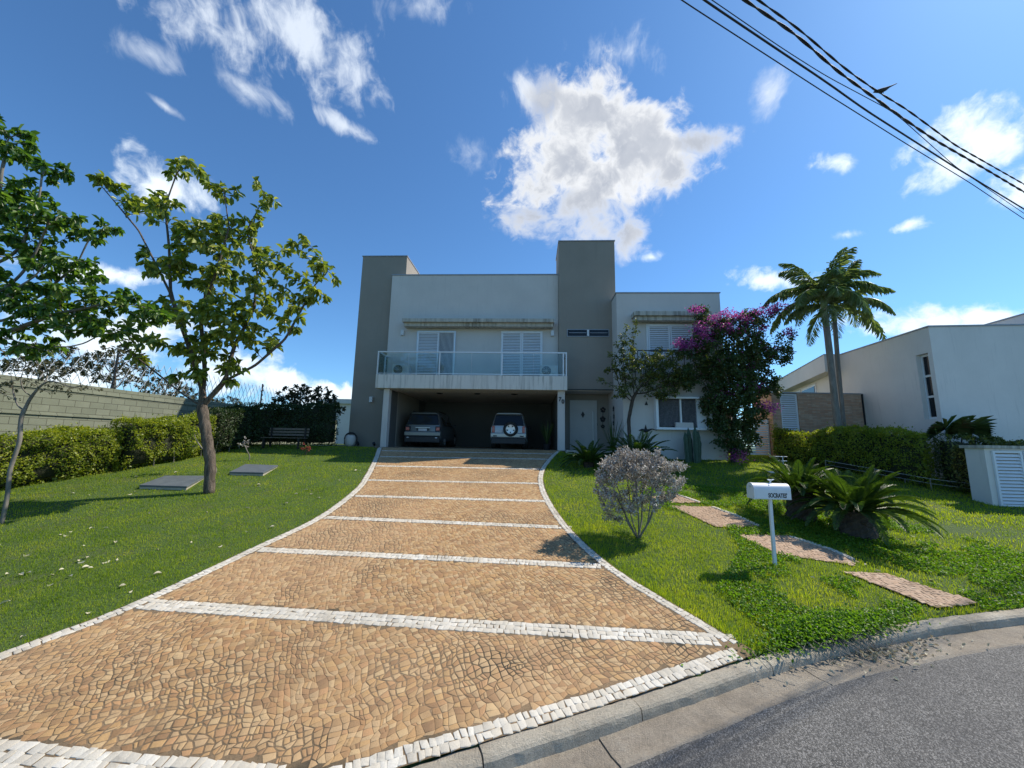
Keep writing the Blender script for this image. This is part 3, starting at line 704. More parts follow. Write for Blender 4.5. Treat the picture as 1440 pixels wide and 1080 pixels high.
# wall lamps
for x, y, z in ((-7.72, 1.25, 5.45), (-.52, 1.25, 5.45), (-9.13, 1.5, 2.22)):
    MB().box(x-.075, x+.075, y-.12, y, z-.13, z+.13).build('wall_lamp', M['lamp'], H, .01)
# high window in the tower, coloured glass strip
f0 = frame(.18, 2.06, 5.27, 5.56, .999, .035, .03, 'window', 'coping')
MB().box(.18, 2.06, .96, .998, 5.27, 5.56).build('pane', M['darkglass'], f0)
MB().box(1.07, 1.17, .945, .959, 5.27, 5.56).build('mullion', M['lamp'], f0)
mb = MB()
for x in (.24, 1.22): mb.box(x, x+.80, .935, .955, 5.40, 5.425)
mb.build('glazing_bar', M['coping'], f0)
MB().box(-.2, 2.235, .93, 1.003, 2.725, 2.768).build('drip_edge', M['dark'], H)
# front door
dr_ = MB().box(.46, 1.58, 2.13, 2.198, .05, 2.30).build('front_door', M['door'], H, .006)
frame(.46, 1.58, .11, 2.30, 2.197, .09, .09, 'door_frame', 'door', dr_)
MB().tube([(1.47, 2.06, .45), (1.47, 2.06, 1.85)], .018, 8).box(1.46, 1.48, 2.06, 2.13, .6, .62).box(1.46, 1.48, 2.06, 2.13, 1.7, 1.72).build('handle', M['alu'], dr_)
MB().add([(1.0, 2.10, 1.86), (1.09, 2.10, 1.70), (1.0, 2.10, 1.54), (.91, 2.10, 1.70), (1.0, 2.13, 1.86), (1.09, 2.13, 1.70), (1.0, 2.13, 1.54), (.91, 2.13, 1.70)],
         [(3, 2, 1, 0), (4, 5, 6, 7), (0, 1, 5, 4), (1, 2, 6, 5), (2, 3, 7, 6), (3, 0, 4, 7)]).build('door_knocker', M['dark'], dr_)
MB().box(1.66, 1.70, 2.17, 2.2, 1.20, 1.30).build('doorbell', M['dark'], H)
# house number 70
def text_obj(body, size, mat, parent, loc, rot, name, ext=.01, sx=1.0, bold=0.0):
    cu = bpy.data.curves.new(name, 'FONT'); cu.body = body; cu.size = size; cu.extrude = ext; cu.align_x = 'CENTER'; cu.align_y = 'CENTER'; cu.offset = bold
    o = bpy.data.objects.new(name, cu); C.objects.link(o); cu.materials.append(mat)
    dg = bpy.context.evaluated_depsgraph_get(); me = bpy.data.meshes.new_from_object(o.evaluated_get(dg))
    bpy.data.objects.remove(o); bpy.data.curves.remove(cu)
    o = bpy.data.objects.new(name, me); C.objects.link(o); o.parent = parent; o.location = loc; o.rotation_euler = rot; o.scale = (sx, 1, 1)
    return o
text_obj('7', .25, M['dark'], H, (-.235, .175, 2.20), (PI/2, 0, 0), 'house_number', .012, 1, .006)
text_obj('0', .25, M['dark'], H, (-.105, .175, 2.10), (PI/2, 0, 0), 'house_number', .012, 1, .006)
# balcony railing (fixed to the slab)
rl = MB().box(-8.38, .06, .015, .075, 4.20, 4.26).box(-8.38, -8.32, .075, 1.245, 4.20, 4.26).box(0, .06, .075, .995, 4.20, 4.26).build('balcony_railing', M['rail_white'], H, .006)
MB().box(-8.36, .04, .03, .06, 3.24, 3.27).box(-8.36, -8.33, .06, 1.245, 3.24, 3.27).box(.01, .04, .06, .995, 3.24, 3.27).build('bottom_rail', M['alu'], rl)
for x in (-8.35, -5.56, -2.78, -.10, .03):
    MB().box(x-.025, x+.025, .02, .07, 3.2, 4.20).build('post', M['rail_white'], rl)
for y in (.85,): MB().box(-8.375, -8.325, y, y+.05, 3.2, 4.2).build('post', M['rail_white'], rl)
for a, b in ((-8.31, -6.98), (-6.95, -5.60), (-5.52, -4.15), (-4.12, -2.82), (-2.74, -1.42), (-1.39, -.14)):
    MB().box(a, b, .040, .050, 3.29, 4.19).build('glass_panel', M['glass'], rl)
MB().box(-8.355, -8.345, .08, 1.24, 3.29, 4.19).build('glass_panel', M['glass'], rl)
# right upper window and its small balcony rail
bw = MB().box(3.55, 5.42, -.045, -.002, 4.15, 5.47).build('window', M['white'], H)
frame(3.55, 5.42, 4.15, 5.47, -.003, .06, .06, 'window_frame', 'white', bw)
louvre(3.56, 4.47, 4.15, 5.46, -.046, parent=bw, pitch=.085); louvre(4.50, 5.42, 4.15, 5.46, -.046, parent=bw, pitch=.085)
r2 = MB().tube([(2.9, -.72, 4.18), (6.2, -.72, 4.18)], .022, 8).build('balcony_railing', M['dark'], H)
for i in range(8): MB().box(2.9+.47*i-.012, 2.9+.47*i+.012, -.732, -.708, 3.2, 4.17).build('post', M['dark'], r2)
# box window in front of the ground floor
a = hp(922, 560, -1.1); b = hp(1003, 602, -1.1); X0, X1, Z1, Z0 = a.x, b.x, a.z, b.z
bw = MB().box(X0, X1, -1.1, -.803, Z0-.09, Z0).box(X0, X1, -1.1, -.803, Z1, Z1+.08).box(X0, X0+.10, -1.1, -.803, Z0, Z1).box(X1-.10, X1, -1.1, -.803, Z0, Z1).build('box_window', M['white'], H, .008)
MB().box(X0+.10, X1-.12, -.86, -.806, Z0, Z1).build('pane', M['darkglass'], bw)
mb = MB()
for i in range(30):
    x = X0+.16+(X1-X0-.75)*i/29; mb.box(x, x+.03, -.885, -.87, Z0+.05, Z1-.03)
mb.build('blind', M['curtain'], bw)
MB().box(X0+.98, X0+1.04, -.96, -.865, Z0, Z1).build('mullion', M['white'], bw)
MB().box(X1-.53, X1-.10, -.95, -.81, Z0, Z1).build('side_panel', M['white'], bw)
t = empty('window_box', hw(X0+.98, -1.0, Z0+.002), HYAW, 'pale concrete planter trough standing inside the white box window', 'planter')
MB().box(-.22, .45, -.08, .08, 0, .2).build('trough', M['wall_white'], t, .01)
# small floor spotlights
for i, (px, py, l) in enumerate(((503, 627, 'small dark spotlight on the grass beside the pale round pot'), (526, 627, 'small dark spotlight on the grass next to the left garage column'))):
    p_ = hp(px, py, 1.1); w_ = hw(p_.x, 1.1, 0); w_.z = gz(w_.x, w_.y)
    t = empty('garden_spotlight', w_, HYAW, l, 'spotlight', 'spotlights at the foot of the taupe tower')
    MB().tube([(0, 0, 0), (0, 0, .12)], .012, 6).build('stake', M['dark'], t)
    MB().tube([(0, .06, .10), (0, -.07, .19)], [.05, .07], 12).build('lamp_head', M['dark'], t)
# pale pot with dark hoop
p_ = hw(-9.75, .95, 0); p_.z = gz(p_.x, p_.y)
t = empty('garden_pot', p_, 0, 'pale round pot with a dark rim at the foot of the left taupe tower', 'pot')
MB().lathe([(.14, 0), (.22, .12), (.25, .3), (.22, .46), (.17, .52)], sides=24).build('body', M['wall_white'], t, smooth=True)
MB().tube([(-.24+.06*0, .0, .1)]+[(-.27*math.cos(a_), .02, .36+.27*math.sin(a_)) for a_ in np.linspace(0, PI, 14)]+[(.27, .02, .1)], .04, 8).build('hoop', M['dark'], t)
# air conditioner outdoor units on the balcony
def ac_unit(x, label):
    w_ = hw(x, .62, 3.203); t = empty('air_conditioner', w_, HYAW, label, 'air conditioner', 'outdoor units standing on the balcony')
    MB().box(-.40, .40, -.14, .14, .06, .56).build('casing', M['lamp'], t, .015)
    for s in (-.28, .28): MB().box(s-.03, s+.03, -.15, .15, 0, .058).build('foot', M['dark'], t)
    g_ = MB(); 
    for r_ in (.05, .09, .13, .17, .21): g_.tube([(-.12+r_*math.cos(q), -.155, .31+r_*math.sin(q)) for q in np.linspace(0, 2*PI, 25)], .006, 4, cap=False)
    for q in range(8): g_.tube([(-.12, -.155, .31), (-.12+.22*math.cos(q*PI/4), -.155, .31+.22*math.sin(q*PI/4))], .005, 4)
    g_.build('fan_grille', M['alu'], t)
    MB().tube([(-.12, -.143, .31), (-.12, -.146, .31)], .215, 28).build('fan_opening', M['dark'], t)
ac_unit(-7.45, 'white air conditioner unit at the left end of the balcony'); ac_unit(-.70, 'white air conditioner unit at the right end of the balcony')
# metal wall ornaments
def ornament(name, label, loc, rz, pts, grp=None, cat='wall ornament'):
    t = empty(name, loc, rz, label, cat, grp)
    for i, (cx_, cz_, r_) in enumerate(pts):
        mb = MB()
        for k in range(5):
            a_ = 2*PI*k/5+.3; c1 = (cx_+r_*.6*math.cos(a_), 0, cz_+r_*.6*math.sin(a_))
            mb.add([(c1[0]+r_*.42*math.cos(q), -.02-.01*(k % 2), c1[2]+r_*.42*math.sin(q)) for q in np.linspace(0, 2*PI, 9)[:-1]]+[(c1[0], -.05, c1[2])], [(j, (j+1) % 8, 8) for j in range(8)]+[tuple(range(8))[::-1]])
        mb.build('flower', M['dark'], t)
    MB().tube([(x_, -.015, z_) for x_, z_, _ in pts], .01, 6).build('stem', M['dark'], t)
ornament('metal_flower_ornament', 'dark metal flower ornament on the porch side wall right of the front door', hw(2.236, .95, 0), HYAW-PI/2, [(0, .95, .10), (-.05, 1.25, .12), (.05, 1.55, .12), (0, 1.9, .14)])
ornament('metal_flower_ornament', 'small dark metal ornament on the porch back wall between door and corner', hw(1.95, 2.19, 0), HYAW, [(0, 1.15, .10), (0, 1.5, .14), (.02, 1.95, .14)])
t = empty('metal_bird_ornament', hw(3.05, -.82, 0.83), HYAW, 'dark metal bird ornament on the white wall below the box window', 'wall ornament')
MB().tube([(-.22, 0, .05), (-.1, 0, .08), (.05, -.02, .02), (.30, 0, .12), (.5, 0, .06)], [.01, .05, .07, .02, .008], 8).add([(-.02, 0, .05), (.12, -.01, .03), (.05, -.03, .30)], [(0, 1, 2)]).build('body', M['dark'], t)
t = tag(MB().add([(0, 0, .12), (.07, 0, -.05), (-.07, 0, -.05), (0, .02, .12), (.07, .02, -.05), (-.07, .02, -.05)], [(0, 2, 1), (3, 4, 5), (0, 1, 4, 3), (1, 2, 5, 4), (2, 0, 3, 5)]).build('bell_ornament', M['dark']),
        'little dark metal bell shape on the white wall left of the box window', 'wall ornament'); t.location = hw(3.16, -.824, 1.95); t.rotation_euler = (0, 0, HYAW)

# ------------------------------------------------------------------ cars in the garage
def car(loc, yaw, label, W_, Hh, L_, paint, spare, blocky):
    t = empty('parked_car', loc, yaw, label, 'car', 'cars parked in the open garage')
    # cross sections along +Y (rear at y=0), half outline (x, z)
    hw_ = W_/2
    def sec(y, zb, zbelt, ztop, wb, wbelt, wtop):
        half = [(wb*.93, zb), (wb, zb+.12), (wbelt*1.005, zb+(zbelt-zb)*.55), (wbelt, zbelt-.04), (wbelt*.975, zbelt), (wtop+.035, ztop-.13), (wtop, ztop-.05), (wtop*.86, ztop), (0, ztop+.02)]
        pts = [(x, y, z) for x, z in half] + [(-x, y, z) for x, z in half[:-1][::-1]]
        return pts
    zb = .30; belt = Hh*.60
    rt_ = hw_*(.74 if not blocky else .72)
    S_ = [sec(.00+.10, zb+.05, belt-.02, belt+.03, hw_*.90, hw_*.90, hw_*.80),
          sec(.03+.10, zb, belt, belt+.12, hw_*.95, hw_*.95, hw_*.84),
          sec(.30, zb, belt, Hh-.04, hw_*.985, hw_*.975, rt_),
          sec(.55, zb, belt, Hh, hw_, hw_*.985, rt_+.01), sec(1.6, zb, belt, Hh+.01, hw_, hw_, rt_+.03), sec(2.5, zb, belt-.01, Hh-.03, hw_, hw_, rt_),
          sec(3.15, zb, belt-.05, belt+.08, hw_, hw_*.97, hw_*.80), sec(L_-.35, zb, belt-.16, belt-.06, hw_*.97, hw_*.93, hw_*.72), sec(L_, zb+.06, belt-.32, belt-.25, hw_*.86, hw_*.82, hw_*.6)]
    mb = MB(); k = len(S_[0]); V = [p for s_ in S_ for p in s_]
    fs = [(i*k+j, i*k+(j+1) % k, (i+1)*k+(j+1) % k, (i+1)*k+j) for i in range(len(S_)-1) for j in range(k)] + [tuple(range(k))[::-1], tuple((len(S_)-1)*k+j for j in range(k))]
    fs = [f[::-1] for f in fs]
    mb.add(V, fs); b = mb.build('body', paint, t, .02, True, 2)
    # rear window glass follows the sloping tailgate
    y0, z0, y1, z1 = .07, belt+.05, .235, Hh-.13
    wx0, wx1 = hw_*.83, rt_-.02
    MB().add([(-wx0, y0, z0), (wx0, y0, z0), (wx1, y1-.03, z1), (-wx1, y1-.03, z1), (-wx0, y0+.06, z0), (wx0, y0+.06, z0), (wx1, y1+.05, z1), (-wx1, y1+.05, z1)],
             [(0, 1, 2, 3), (4, 7, 6, 5), (0, 4, 5, 1), (1, 5, 6, 2), (2, 6, 7, 3), (3, 7, 4, 0)]).build('rear_window', M['darkglass'], t, .012)
    MB().box(-rt_*.9, rt_*.9, .16, .34, Hh-.09, Hh-.045).build('spoiler', paint, t, .015)
    # side windows
    for s in (-1, 1):
        a0 = hw_*.985*s+.004*s; a1 = (rt_+.035)*s+.012*s
        for ya, yb in ((.55, 1.30), (1.38, 2.45)):
            MB().add([(a0, ya-.05, belt+.03), (a0, yb+.15*(yb > 2), belt+.03), (a1, yb-.1, Hh-.15), (a1, ya+.05, Hh-.15)], [(0, 1, 2, 3)]).build('side_window', M['darkglass'], t)
        m_ = MB().box(-.09, .09, -.05, .05, -.08, .08).build('wing_mirror', M['blackplastic'], t, .03); m_.location = (s*(hw_+.10), 2.55, belt+.08)
    # bumper
    bm = MB().box(-hw_*.965, hw_*.965, -.02, .22, zb+.20, zb+.44).build('rear_bumper', paint, t, .05)
    MB().box(-hw_*.93, hw_*.93, .0, .24, zb-.08, zb+.198).build('lower_bumper', M['blackplastic'], t, .04)
    for s in (-1, 1):
        if blocky:
            MB().box(s*hw_*.86-.10*(s > 0)-.02*(s < 0), s*hw_*.86+.10*(s < 0)+.02*(s > 0), .06, .16, belt-.32, belt+.02).build('tail_light', M['redlight'], t, .02)
            MB().box(s*hw_*.72-.09, s*hw_*.72+.09, -.03, .0, zb+.26, zb+.31).build('reflector', M['dark'], t, .005)
        else:
            l_ = MB().box(s*hw_*.80-.13, s*hw_*.80+.13, .055, .15, belt-.27, belt-.02).build('tail_light', M['blackplastic'], t, .03)
            MB().box(s*hw_*.80-.08, s*hw_*.80+.08, .038, .06, belt-.22, belt-.07).build('lens', M['redlight'], l_, .02)
            MB().box(s*hw_*.74-.05, s*hw_*.74+.05, -.035, 0, zb+.12, zb+.17).build('reflector', M['platewhite'], t, .01)
    # wheels
    for y in (.85, L_-.85):
        for s in (-1, 1):
            w_ = MB().cyl((s*hw_-s*.24, y, .34), (s, 0, 0), .34, .23, 28).build('wheel', M['rubber'], t, .03)
            MB().cyl((s*hw_-s*.012, y, .34), (s, 0, 0), .21, .008, 20).build('rim', M['alu'], w_)
    if blocky:
        # spare wheel with spoked rim hung on the tailgate
        cx_, cz_ = .10, belt-.12
        prof = [(.21, -.09), (.27, -.11), (.33, -.09), (.35, 0), (.33, .09), (.2, .1)]
        mb = MB(); sides = 36
        vs = [(r_*math.cos(2*PI*q/sides), z_, r_*math.sin(2*PI*q/sides)) for r_, z_ in prof for q in range(sides)]
        fs = [(i*sides+q, i*sides+(q+1) % sides, (i+1)*sides+(q+1) % sides, (i+1)*sides+q) for i in range(len(prof)-1) for q in range(sides)]
        mb.add(vs, [f[::-1] for f in fs]); sp = mb.build('spare_wheel', M['rubber'], t, smooth=True); sp.location = (cx_, .02, cz_)
        mb = MB()
        for q in range(5):
            a_ = PI/2+q*2*PI/5; d = Vector((math.cos(a_), 0, math.sin(a_))); e_ = Vector((-math.sin(a_), 0, math.cos(a_)))
            mb.add([d*.04-e_*.05+Vector((0, -.07, 0)), d*.04+e_*.05+Vector((0, -.07, 0)), d*.20+e_*.075+Vector((0, -.085, 0)), d*.20-e_*.075+Vector((0, -.085, 0)),
                    d*.04-e_*.05, d*.04+e_*.05, d*.20+e_*.075, d*.20-e_*.075], [(0, 3, 2, 1), (4, 5, 6, 7), (0, 1, 5, 4), (1, 2, 6, 5), (2, 3, 7, 6), (3, 0, 4, 7)])
        mb.tube([(.205*math.cos(q), -.075, .205*math.sin(q)) for q in np.linspace(0, 2*PI, 33)], .018, 6, cap=False)
        mb.build('rim', M['alu'], sp)
        MB().cyl((0, -.01, 0), (0, 1, 0), .205, .01, 24).build('backing', M['dark'], sp)
        MB().cyl((0, -.09, 0), (0, 1, 0), .05, .06, 14).build('hub_cap', M['alu'], sp)
        MB().box(-.62, -.28, .045, .065, belt-.30, belt-.17).build('number_plate', M['platewhite'], t)
    else:
        MB().box(-.30, .30, .062, .085, belt-.22, belt-.12).build('plate_recess', M['blackplastic'], t)
        MB().box(-.20, .20, .05, .061, belt-.245, belt-.13).build('number_plate', M['platewhite'], t, .004)
        MB().box(-.34, .34, .055, .09, belt-.10, belt-.075).build('trim_strip', M['alu'], t)
        for s in (-1, 1): MB().box(s*rt_*.93-.02, s*rt_*.93+.02, .5, 2.3, Hh+.03, Hh+.06).build('roof_rail', M['dark'], t)
    return t
M['carpaint'] = plain('dark_silver_paint', (0.17, 0.18, 0.19), 0.3, 0.6, 0.03)
car(hw(-6.55, 1.35, .015), HYAW, 'silver compact SUV with square tail lights, left in the garage', 1.80, 1.66, 4.2, M['carpaint'], False, False)
car(hw(-2.52, 1.35, .015), HYAW, 'silver boxy SUV with a spare wheel on its tailgate, right in the garage', 1.72, 1.70, 4.1, M['carpaint2'], True, True)

# ------------------------------------------------------------------ vegetation tools
def unit(a): return a/np.maximum(np.linalg.norm(a, axis=-1, keepdims=True), 1e-9)
def leaves(name, pos, axis, nrm, L, Wd, mat, parent=None, fold=.25, droop=.25, simple=False):
    """one folded leaf blade per row; simple = 4-vertex leaf"""
    pos = np.asarray(pos, float); N_ = len(pos); axis = unit(np.asarray(axis, float)); nrm = np.asarray(nrm, float)
    side = unit(np.cross(axis, nrm)); nrm = unit(np.cross(side, axis))
    L = np.broadcast_to(np.asarray(L, float), (N_,))[:, None]; Wd = np.broadcast_to(np.asarray(Wd, float), (N_,))[:, None]
    if simple:
        V = np.stack([pos, pos+axis*L*.45+side*Wd*.5+nrm*Wd*fold, pos+axis*L-nrm*L*droop*.5, pos+axis*L*.45-side*Wd*.5+nrm*Wd*fold], 1).reshape(-1, 3)
        Fc = (np.arange(N_)*4)[:, None] + np.array([0, 1, 2, 3])[None]
    else:
        V = np.stack([pos, pos+axis*L*.35+side*Wd*.42+nrm*Wd*fold, pos+axis*L*.72+side*Wd*.45+nrm*(Wd*fold-L*droop*.3), pos+axis*L-nrm*L*droop,
                      pos+axis*L*.72-side*Wd*.45+nrm*(Wd*fold-L*droop*.3), pos+axis*L*.35-side*Wd*.42+nrm*Wd*fold], 1).reshape(-1, 3)
        b = (np.arange(N_)*6)[:, None, None]; Fc = (b+np.array([[0, 1, 2, 3], [0, 3, 4, 5]])[None]).reshape(-1, 4)
    return mesh_obj(name, V, Fc, mat, parent)
def rdir(n_, zb=0.0):
    d = rng.normal(size=(n_, 3)); d[:, 2] += zb; return unit(d)
def grow(root_pts, A, step=.14, infl=2.0, kill=.28, maxn=2600, bias=(0, 0, .06), seed=1):
    """space colonisation: returns nodes, parents"""
    r_ = np.random.default_rng(seed)
    nodes = [np.array(root_pts[0], float)]; par = [-1]
    for i in range(1, len(root_pts)):
        a = np.array(root_pts[i-1], float); b = np.array(root_pts[i], float); k = max(1, int(np.linalg.norm(b-a)/step))
        for j in range(1, k+1): nodes.append(a+(b-a)*j/k); par.append(len(nodes)-2)
    return colonise(nodes, par, A, step, infl, kill, maxn, bias, r_)
def colonise(nodes, par, A, step, infl, kill, maxn, bias, r_):
    A = np.array(A, float); nodes = [np.array(q) for q in nodes]
    NA = np.array(nodes); dm = np.linalg.norm(A[:, None]-NA[None], axis=2); near = dm.argmin(1); nd = dm.min(1); alive = np.ones(len(A), bool)
    for it in range(220):
        act = alive & ((nd < infl) | (it < 60))
        if not act.any() or len(nodes) > maxn: break
        P = np.array(nodes); idx_ = np.unique(near[act]); new = []
        for i in idx_:
            s_ = act & (near == i); d = unit(A[s_]-P[i]).sum(0)+np.array(bias)*s_.sum()+r_.normal(0, .12, 3)*max(1, s_.sum()*.5)
            d = d/(np.linalg.norm(d)+1e-9); new.append((P[i]+d*step, i))
        k0 = len(nodes)
        for q, i in new: nodes.append(q); par.append(i)
        Q = np.array([q for q, _ in new]); dn = np.linalg.norm(A[:, None]-Q[None], axis=2); j = dn.argmin(1); m_ = dn.min(1)
        better = m_ < nd; near = np.where(better, j+k0, near); nd = np.where(better, m_, nd); alive &= nd > kill
    return np.array(nodes), par
def skeleton(nodes, par, r_tip=.008, r_root=.12, ex=2.3, name='trunk', mat=None, parent=None, sides=7, minr=0.0):
    n_ = len(nodes); ch = [[] for _ in range(n_)]
    for i, p_ in enumerate(par):
        if p_ >= 0: ch[p_].append(i)
    acc = np.zeros(n_)
    for i in range(n_-1, -1, -1):
        acc[i] = sum(acc[c] for c in ch[i]) if ch[i] else 1.0
    rad = r_tip*acc**(1/ex); rad = rad*(1+(r_root/rad[0]-1)*np.clip((rad-r_tip)/(rad[0]-r_tip+1e-9), 0, 1))
    mb = MB(); stack = [(0, None)]
    while stack:
        s0, fr = stack.pop(); pts = []; rs = []
        if fr is not None: pts.append(nodes[fr]); rs.append(rad[s0]*1.05)
        i = s0
        while True:
            pts.append(nodes[i]); rs.append(rad[i])
            if not ch[i]: break
            c = max(ch[i], key=lambda q: acc[q])
            for q in ch[i]:
                if q != c: stack.append((q, i))
            i = c
        if len(pts) > 1 and max(rs) > minr:
            P = np.array(pts)
            if len(P) > 4: P[1:-1] = P[1:-1]*.5+(P[:-2]+P[2:])*.25
            rr_ = np.array(rs)*(1+.07*np.sin(np.arange(len(rs))*2.1+len(rs))*np.clip((np.array(rs)-.03)/.05, 0, 1))
            mb.tube(P, rr_, 12 if max(rs) > .06 else (sides if max(rs) > .025 else 5))
    return mb.build(name, mat, parent, smooth=True), rad, ch
def blob_pts(blobs, total, seed, Ybase=None):
    """blobs: (px,py,rx_px,ry_px,Y,depth_m) ellipsoids -> random points in world"""
    r_ = np.random.default_rng(seed); w = np.array([b[2]*b[3]*b[5] for b in blobs], float); cnt = np.maximum(2, (w/w.sum()*total).astype(int)); out = []
    for (px, py, rx, ry, Y, dep), c in zip(blobs, cnt):
        ctr = np.array(at(px, py, Y)); s_ = Y/FPX
        d = unit(r_.normal(size=(c, 3)))*r_.uniform(0, 1, (c, 1))**.45
        out.append(ctr+d*np.array([rx*s_, dep, ry*s_]))
    return np.concatenate(out)
def tree(name, label, cat, root, trunk, blobs, natt, leafspec, tmat='trunk', lmat='treeleaf', r_root=.12, r_tip=.008, step=.14, kill=.28, seed=1, group=None, limbs=(), maxn=2600, jit=0.0):
    """leafspec: (per_tip, L, W, droopdir, spread)"""
    t = empty(name, root, 0, label, cat, group); r0 = np.array(root)
    A = blob_pts(blobs, natt, seed)-r0
    pts = [np.array(q)-r0 for q in trunk]; nds = [pts[0]]; par = [-1]
    def addline(i0, line):
        cur = i0
        for q in line:
            a = nds[cur]; b = np.array(q, float); k = max(1, int(round(np.linalg.norm(b-a)/step))); base = a.copy()
            for j in range(1, k+1): nds.append(base+(b-base)*j/k); par.append(cur); cur = len(nds)-1
    addline(0, pts[1:])
    for lb in limbs:
        lb = [np.array(q)-r0 for q in lb]; i0 = int(np.argmin([np.linalg.norm(q-lb[0]) for q in nds])); addline(i0, lb[1:])
    nodes, par = colonise(nds, par, A, step, 3.0, kill, maxn, (0, 0, .06), np.random.default_rng(seed))
    tr, rad, ch = skeleton(nodes, par, r_tip, r_root, 2.3, 'trunk', M[tmat], t)
    per, L, Wd, droop, spread = leafspec
    r_ = np.random.default_rng(seed+5)
    idx_ = np.array([i for i in range(len(nodes)) if rad[i] < r_tip*1.9 and par[i] >= 0])
    tips = np.array([i for i in range(len(nodes)) if not ch[i]]); sel = np.concatenate([np.repeat(idx_, max(1, per//3)), np.repeat(tips, per)])
    d = unit(nodes[sel]-nodes[np.array(par)[sel]])
    P = nodes[sel]+d*r_.uniform(-.05, .05, (len(sel), 1))+r_.normal(0, 1, (len(sel), 3))*jit
    ax = unit(d*.5+unit(r_.normal(size=(len(sel), 3)))*spread+np.array([0, 0, droop]))
    nr = unit(np.array([0, 0, 1.])+r_.normal(size=(len(sel), 3))*.45)
    leaves('crown', P, ax, nr, L*r_.uniform(.6, 1.2, len(sel)), Wd*r_.uniform(.7, 1.15, len(sel)), M[lmat], t)
    return t, nodes+r0, tips, r0

# left front tree
b0 = Vector((-7.62, 10.15, 0)); b0.z = gz(b0.x, b0.y)-.05
def A3(px, py, Y): return tuple(at(px, py, Y))
tr0 = [tuple(b0), A3(296, 650, 10.15), A3(290, 610, 10.15), A3(284, 572, 10.15)]
TB = [(262, 235, 38, 24, 9.9, .5), (150, 252, 32, 14, 10.1, .4), (205, 285, 30, 22, 10.3, .5), (235, 300, 30, 30, 9.9, .5), (310, 270, 34, 22, 10.1, .5), (355, 262, 30, 12, 10.2, .3), (385, 285, 14, 20, 10.2, .3),
      (285, 335, 50, 34, 9.9, .7), (345, 330, 45, 30, 10.5, .6), (235, 370, 38, 26, 10.0, .6), (300, 390, 55, 28, 10.2, .8), (375, 375, 40, 24, 9.8, .6), (430, 345, 28, 16, 10.3, .4),
      (458, 385, 28, 14, 10.1, .4), (440, 415, 34, 18, 10.2, .5), (380, 425, 46, 24, 10.4, .7), (300, 440, 52, 26, 9.8, .8), (235, 440, 32, 22, 10.3, .6), (415, 455, 28, 16, 10.3, .4),
      (340, 470, 48, 22, 10.1, .7), (270, 490, 48, 24, 10.0, .7), (205, 470, 28, 14, 10.2, .5), (330, 515, 22, 14, 10.2, .4), (260, 525, 30, 13, 9.8, .4), (185, 500, 26, 12, 10.0, .4), (330, 542, 16, 8, 10.0, .2)]
LB = [[(284, 572, 10.15), (255, 553, 10.1), (227, 530, 10.0), (180, 493, 9.9), (158, 470, 9.9), (132, 450, 9.9)],
      [(284, 572, 10.15), (288, 520, 10.2), (282, 446, 10.2), (290, 403, 10.2), (317, 377, 10.3)],
      [(286, 550, 10.15), (266, 488, 10.1), (240, 414, 10.0), (222, 377, 9.9), (195, 324, 10.0), (160, 282, 10.1), (136, 254, 10.1)],
      [(240, 414, 10.0), (238, 350, 9.9), (232, 290, 9.9), (250, 240, 9.9)],
      [(284, 572, 10.15), (317, 535, 10.2), (359, 514, 10.2), (401, 477, 10.2), (424, 435, 10.3), (443, 400, 10.3), (462, 382, 10.3)],
      [(317, 535, 10.2), (329, 488, 10.3), (357, 435, 10.4), (362, 382, 10.5), (347, 324, 10.4), (372, 277, 10.3)],
      [(282, 446, 10.2), (305, 380, 9.9), (322, 320, 9.9), (315, 268, 10)]]
LB = [[A3(*q) for q in l_] for l_ in LB]
tree('broadleaf_tree', 'tall young tree with big drooping leaves and a dark leaning trunk on the left lawn', 'tree', tuple(b0), tr0, TB, 560,
     (9, .235, .115, -.45, .9), 'trunk', 'treeleaf', .122, .0065, .13, .19, 11, limbs=LB)
# far left tree, trunk just outside the frame
b1 = Vector((-12.0, 7.9, 0)); b1.z = gz(b1.x, b1.y)-.05
tr1 = [tuple(b1), (b1.x+.1, b1.y, b1.z+1.5), (b1.x+.25, b1.y-.2, b1.z+2.4), A3(-45, 470, 7.6)]
TB = [(10, 200, 40, 30, 7.6, .6), (60, 240, 38, 20, 7.6, .5), (10, 270, 40, 26, 7.8, .6), (50, 305, 50, 26, 7.4, .7), (115, 320, 50, 18, 7.6, .5), (30, 350, 50, 24, 7.7, .7), (90, 375, 55, 22, 7.5, .6),
      (25, 405, 45, 24, 7.5, .7), (120, 410, 45, 18, 7.4, .5), (70, 435, 65, 24, 7.6, .7), (165, 425, 50, 18, 7.6, .5), (212, 442, 34, 15, 7.7, .4), (20, 468, 50, 24, 7.7, .6), (130, 462, 60, 18, 7.5, .5), (-40, 330, 40, 110, 7.6, .7), (60, 492, 55, 15, 7.8, .4)]
tree('broadleaf_tree', 'big glossy dark green tree filling the left edge, its trunk out of frame', 'tree', tuple(b1), tr1, TB, 1100,
     (12, .165, .085, -.5, .9), 'trunk_grey', 'treeleaf_deep', .14, .006, .11, .16, 12)
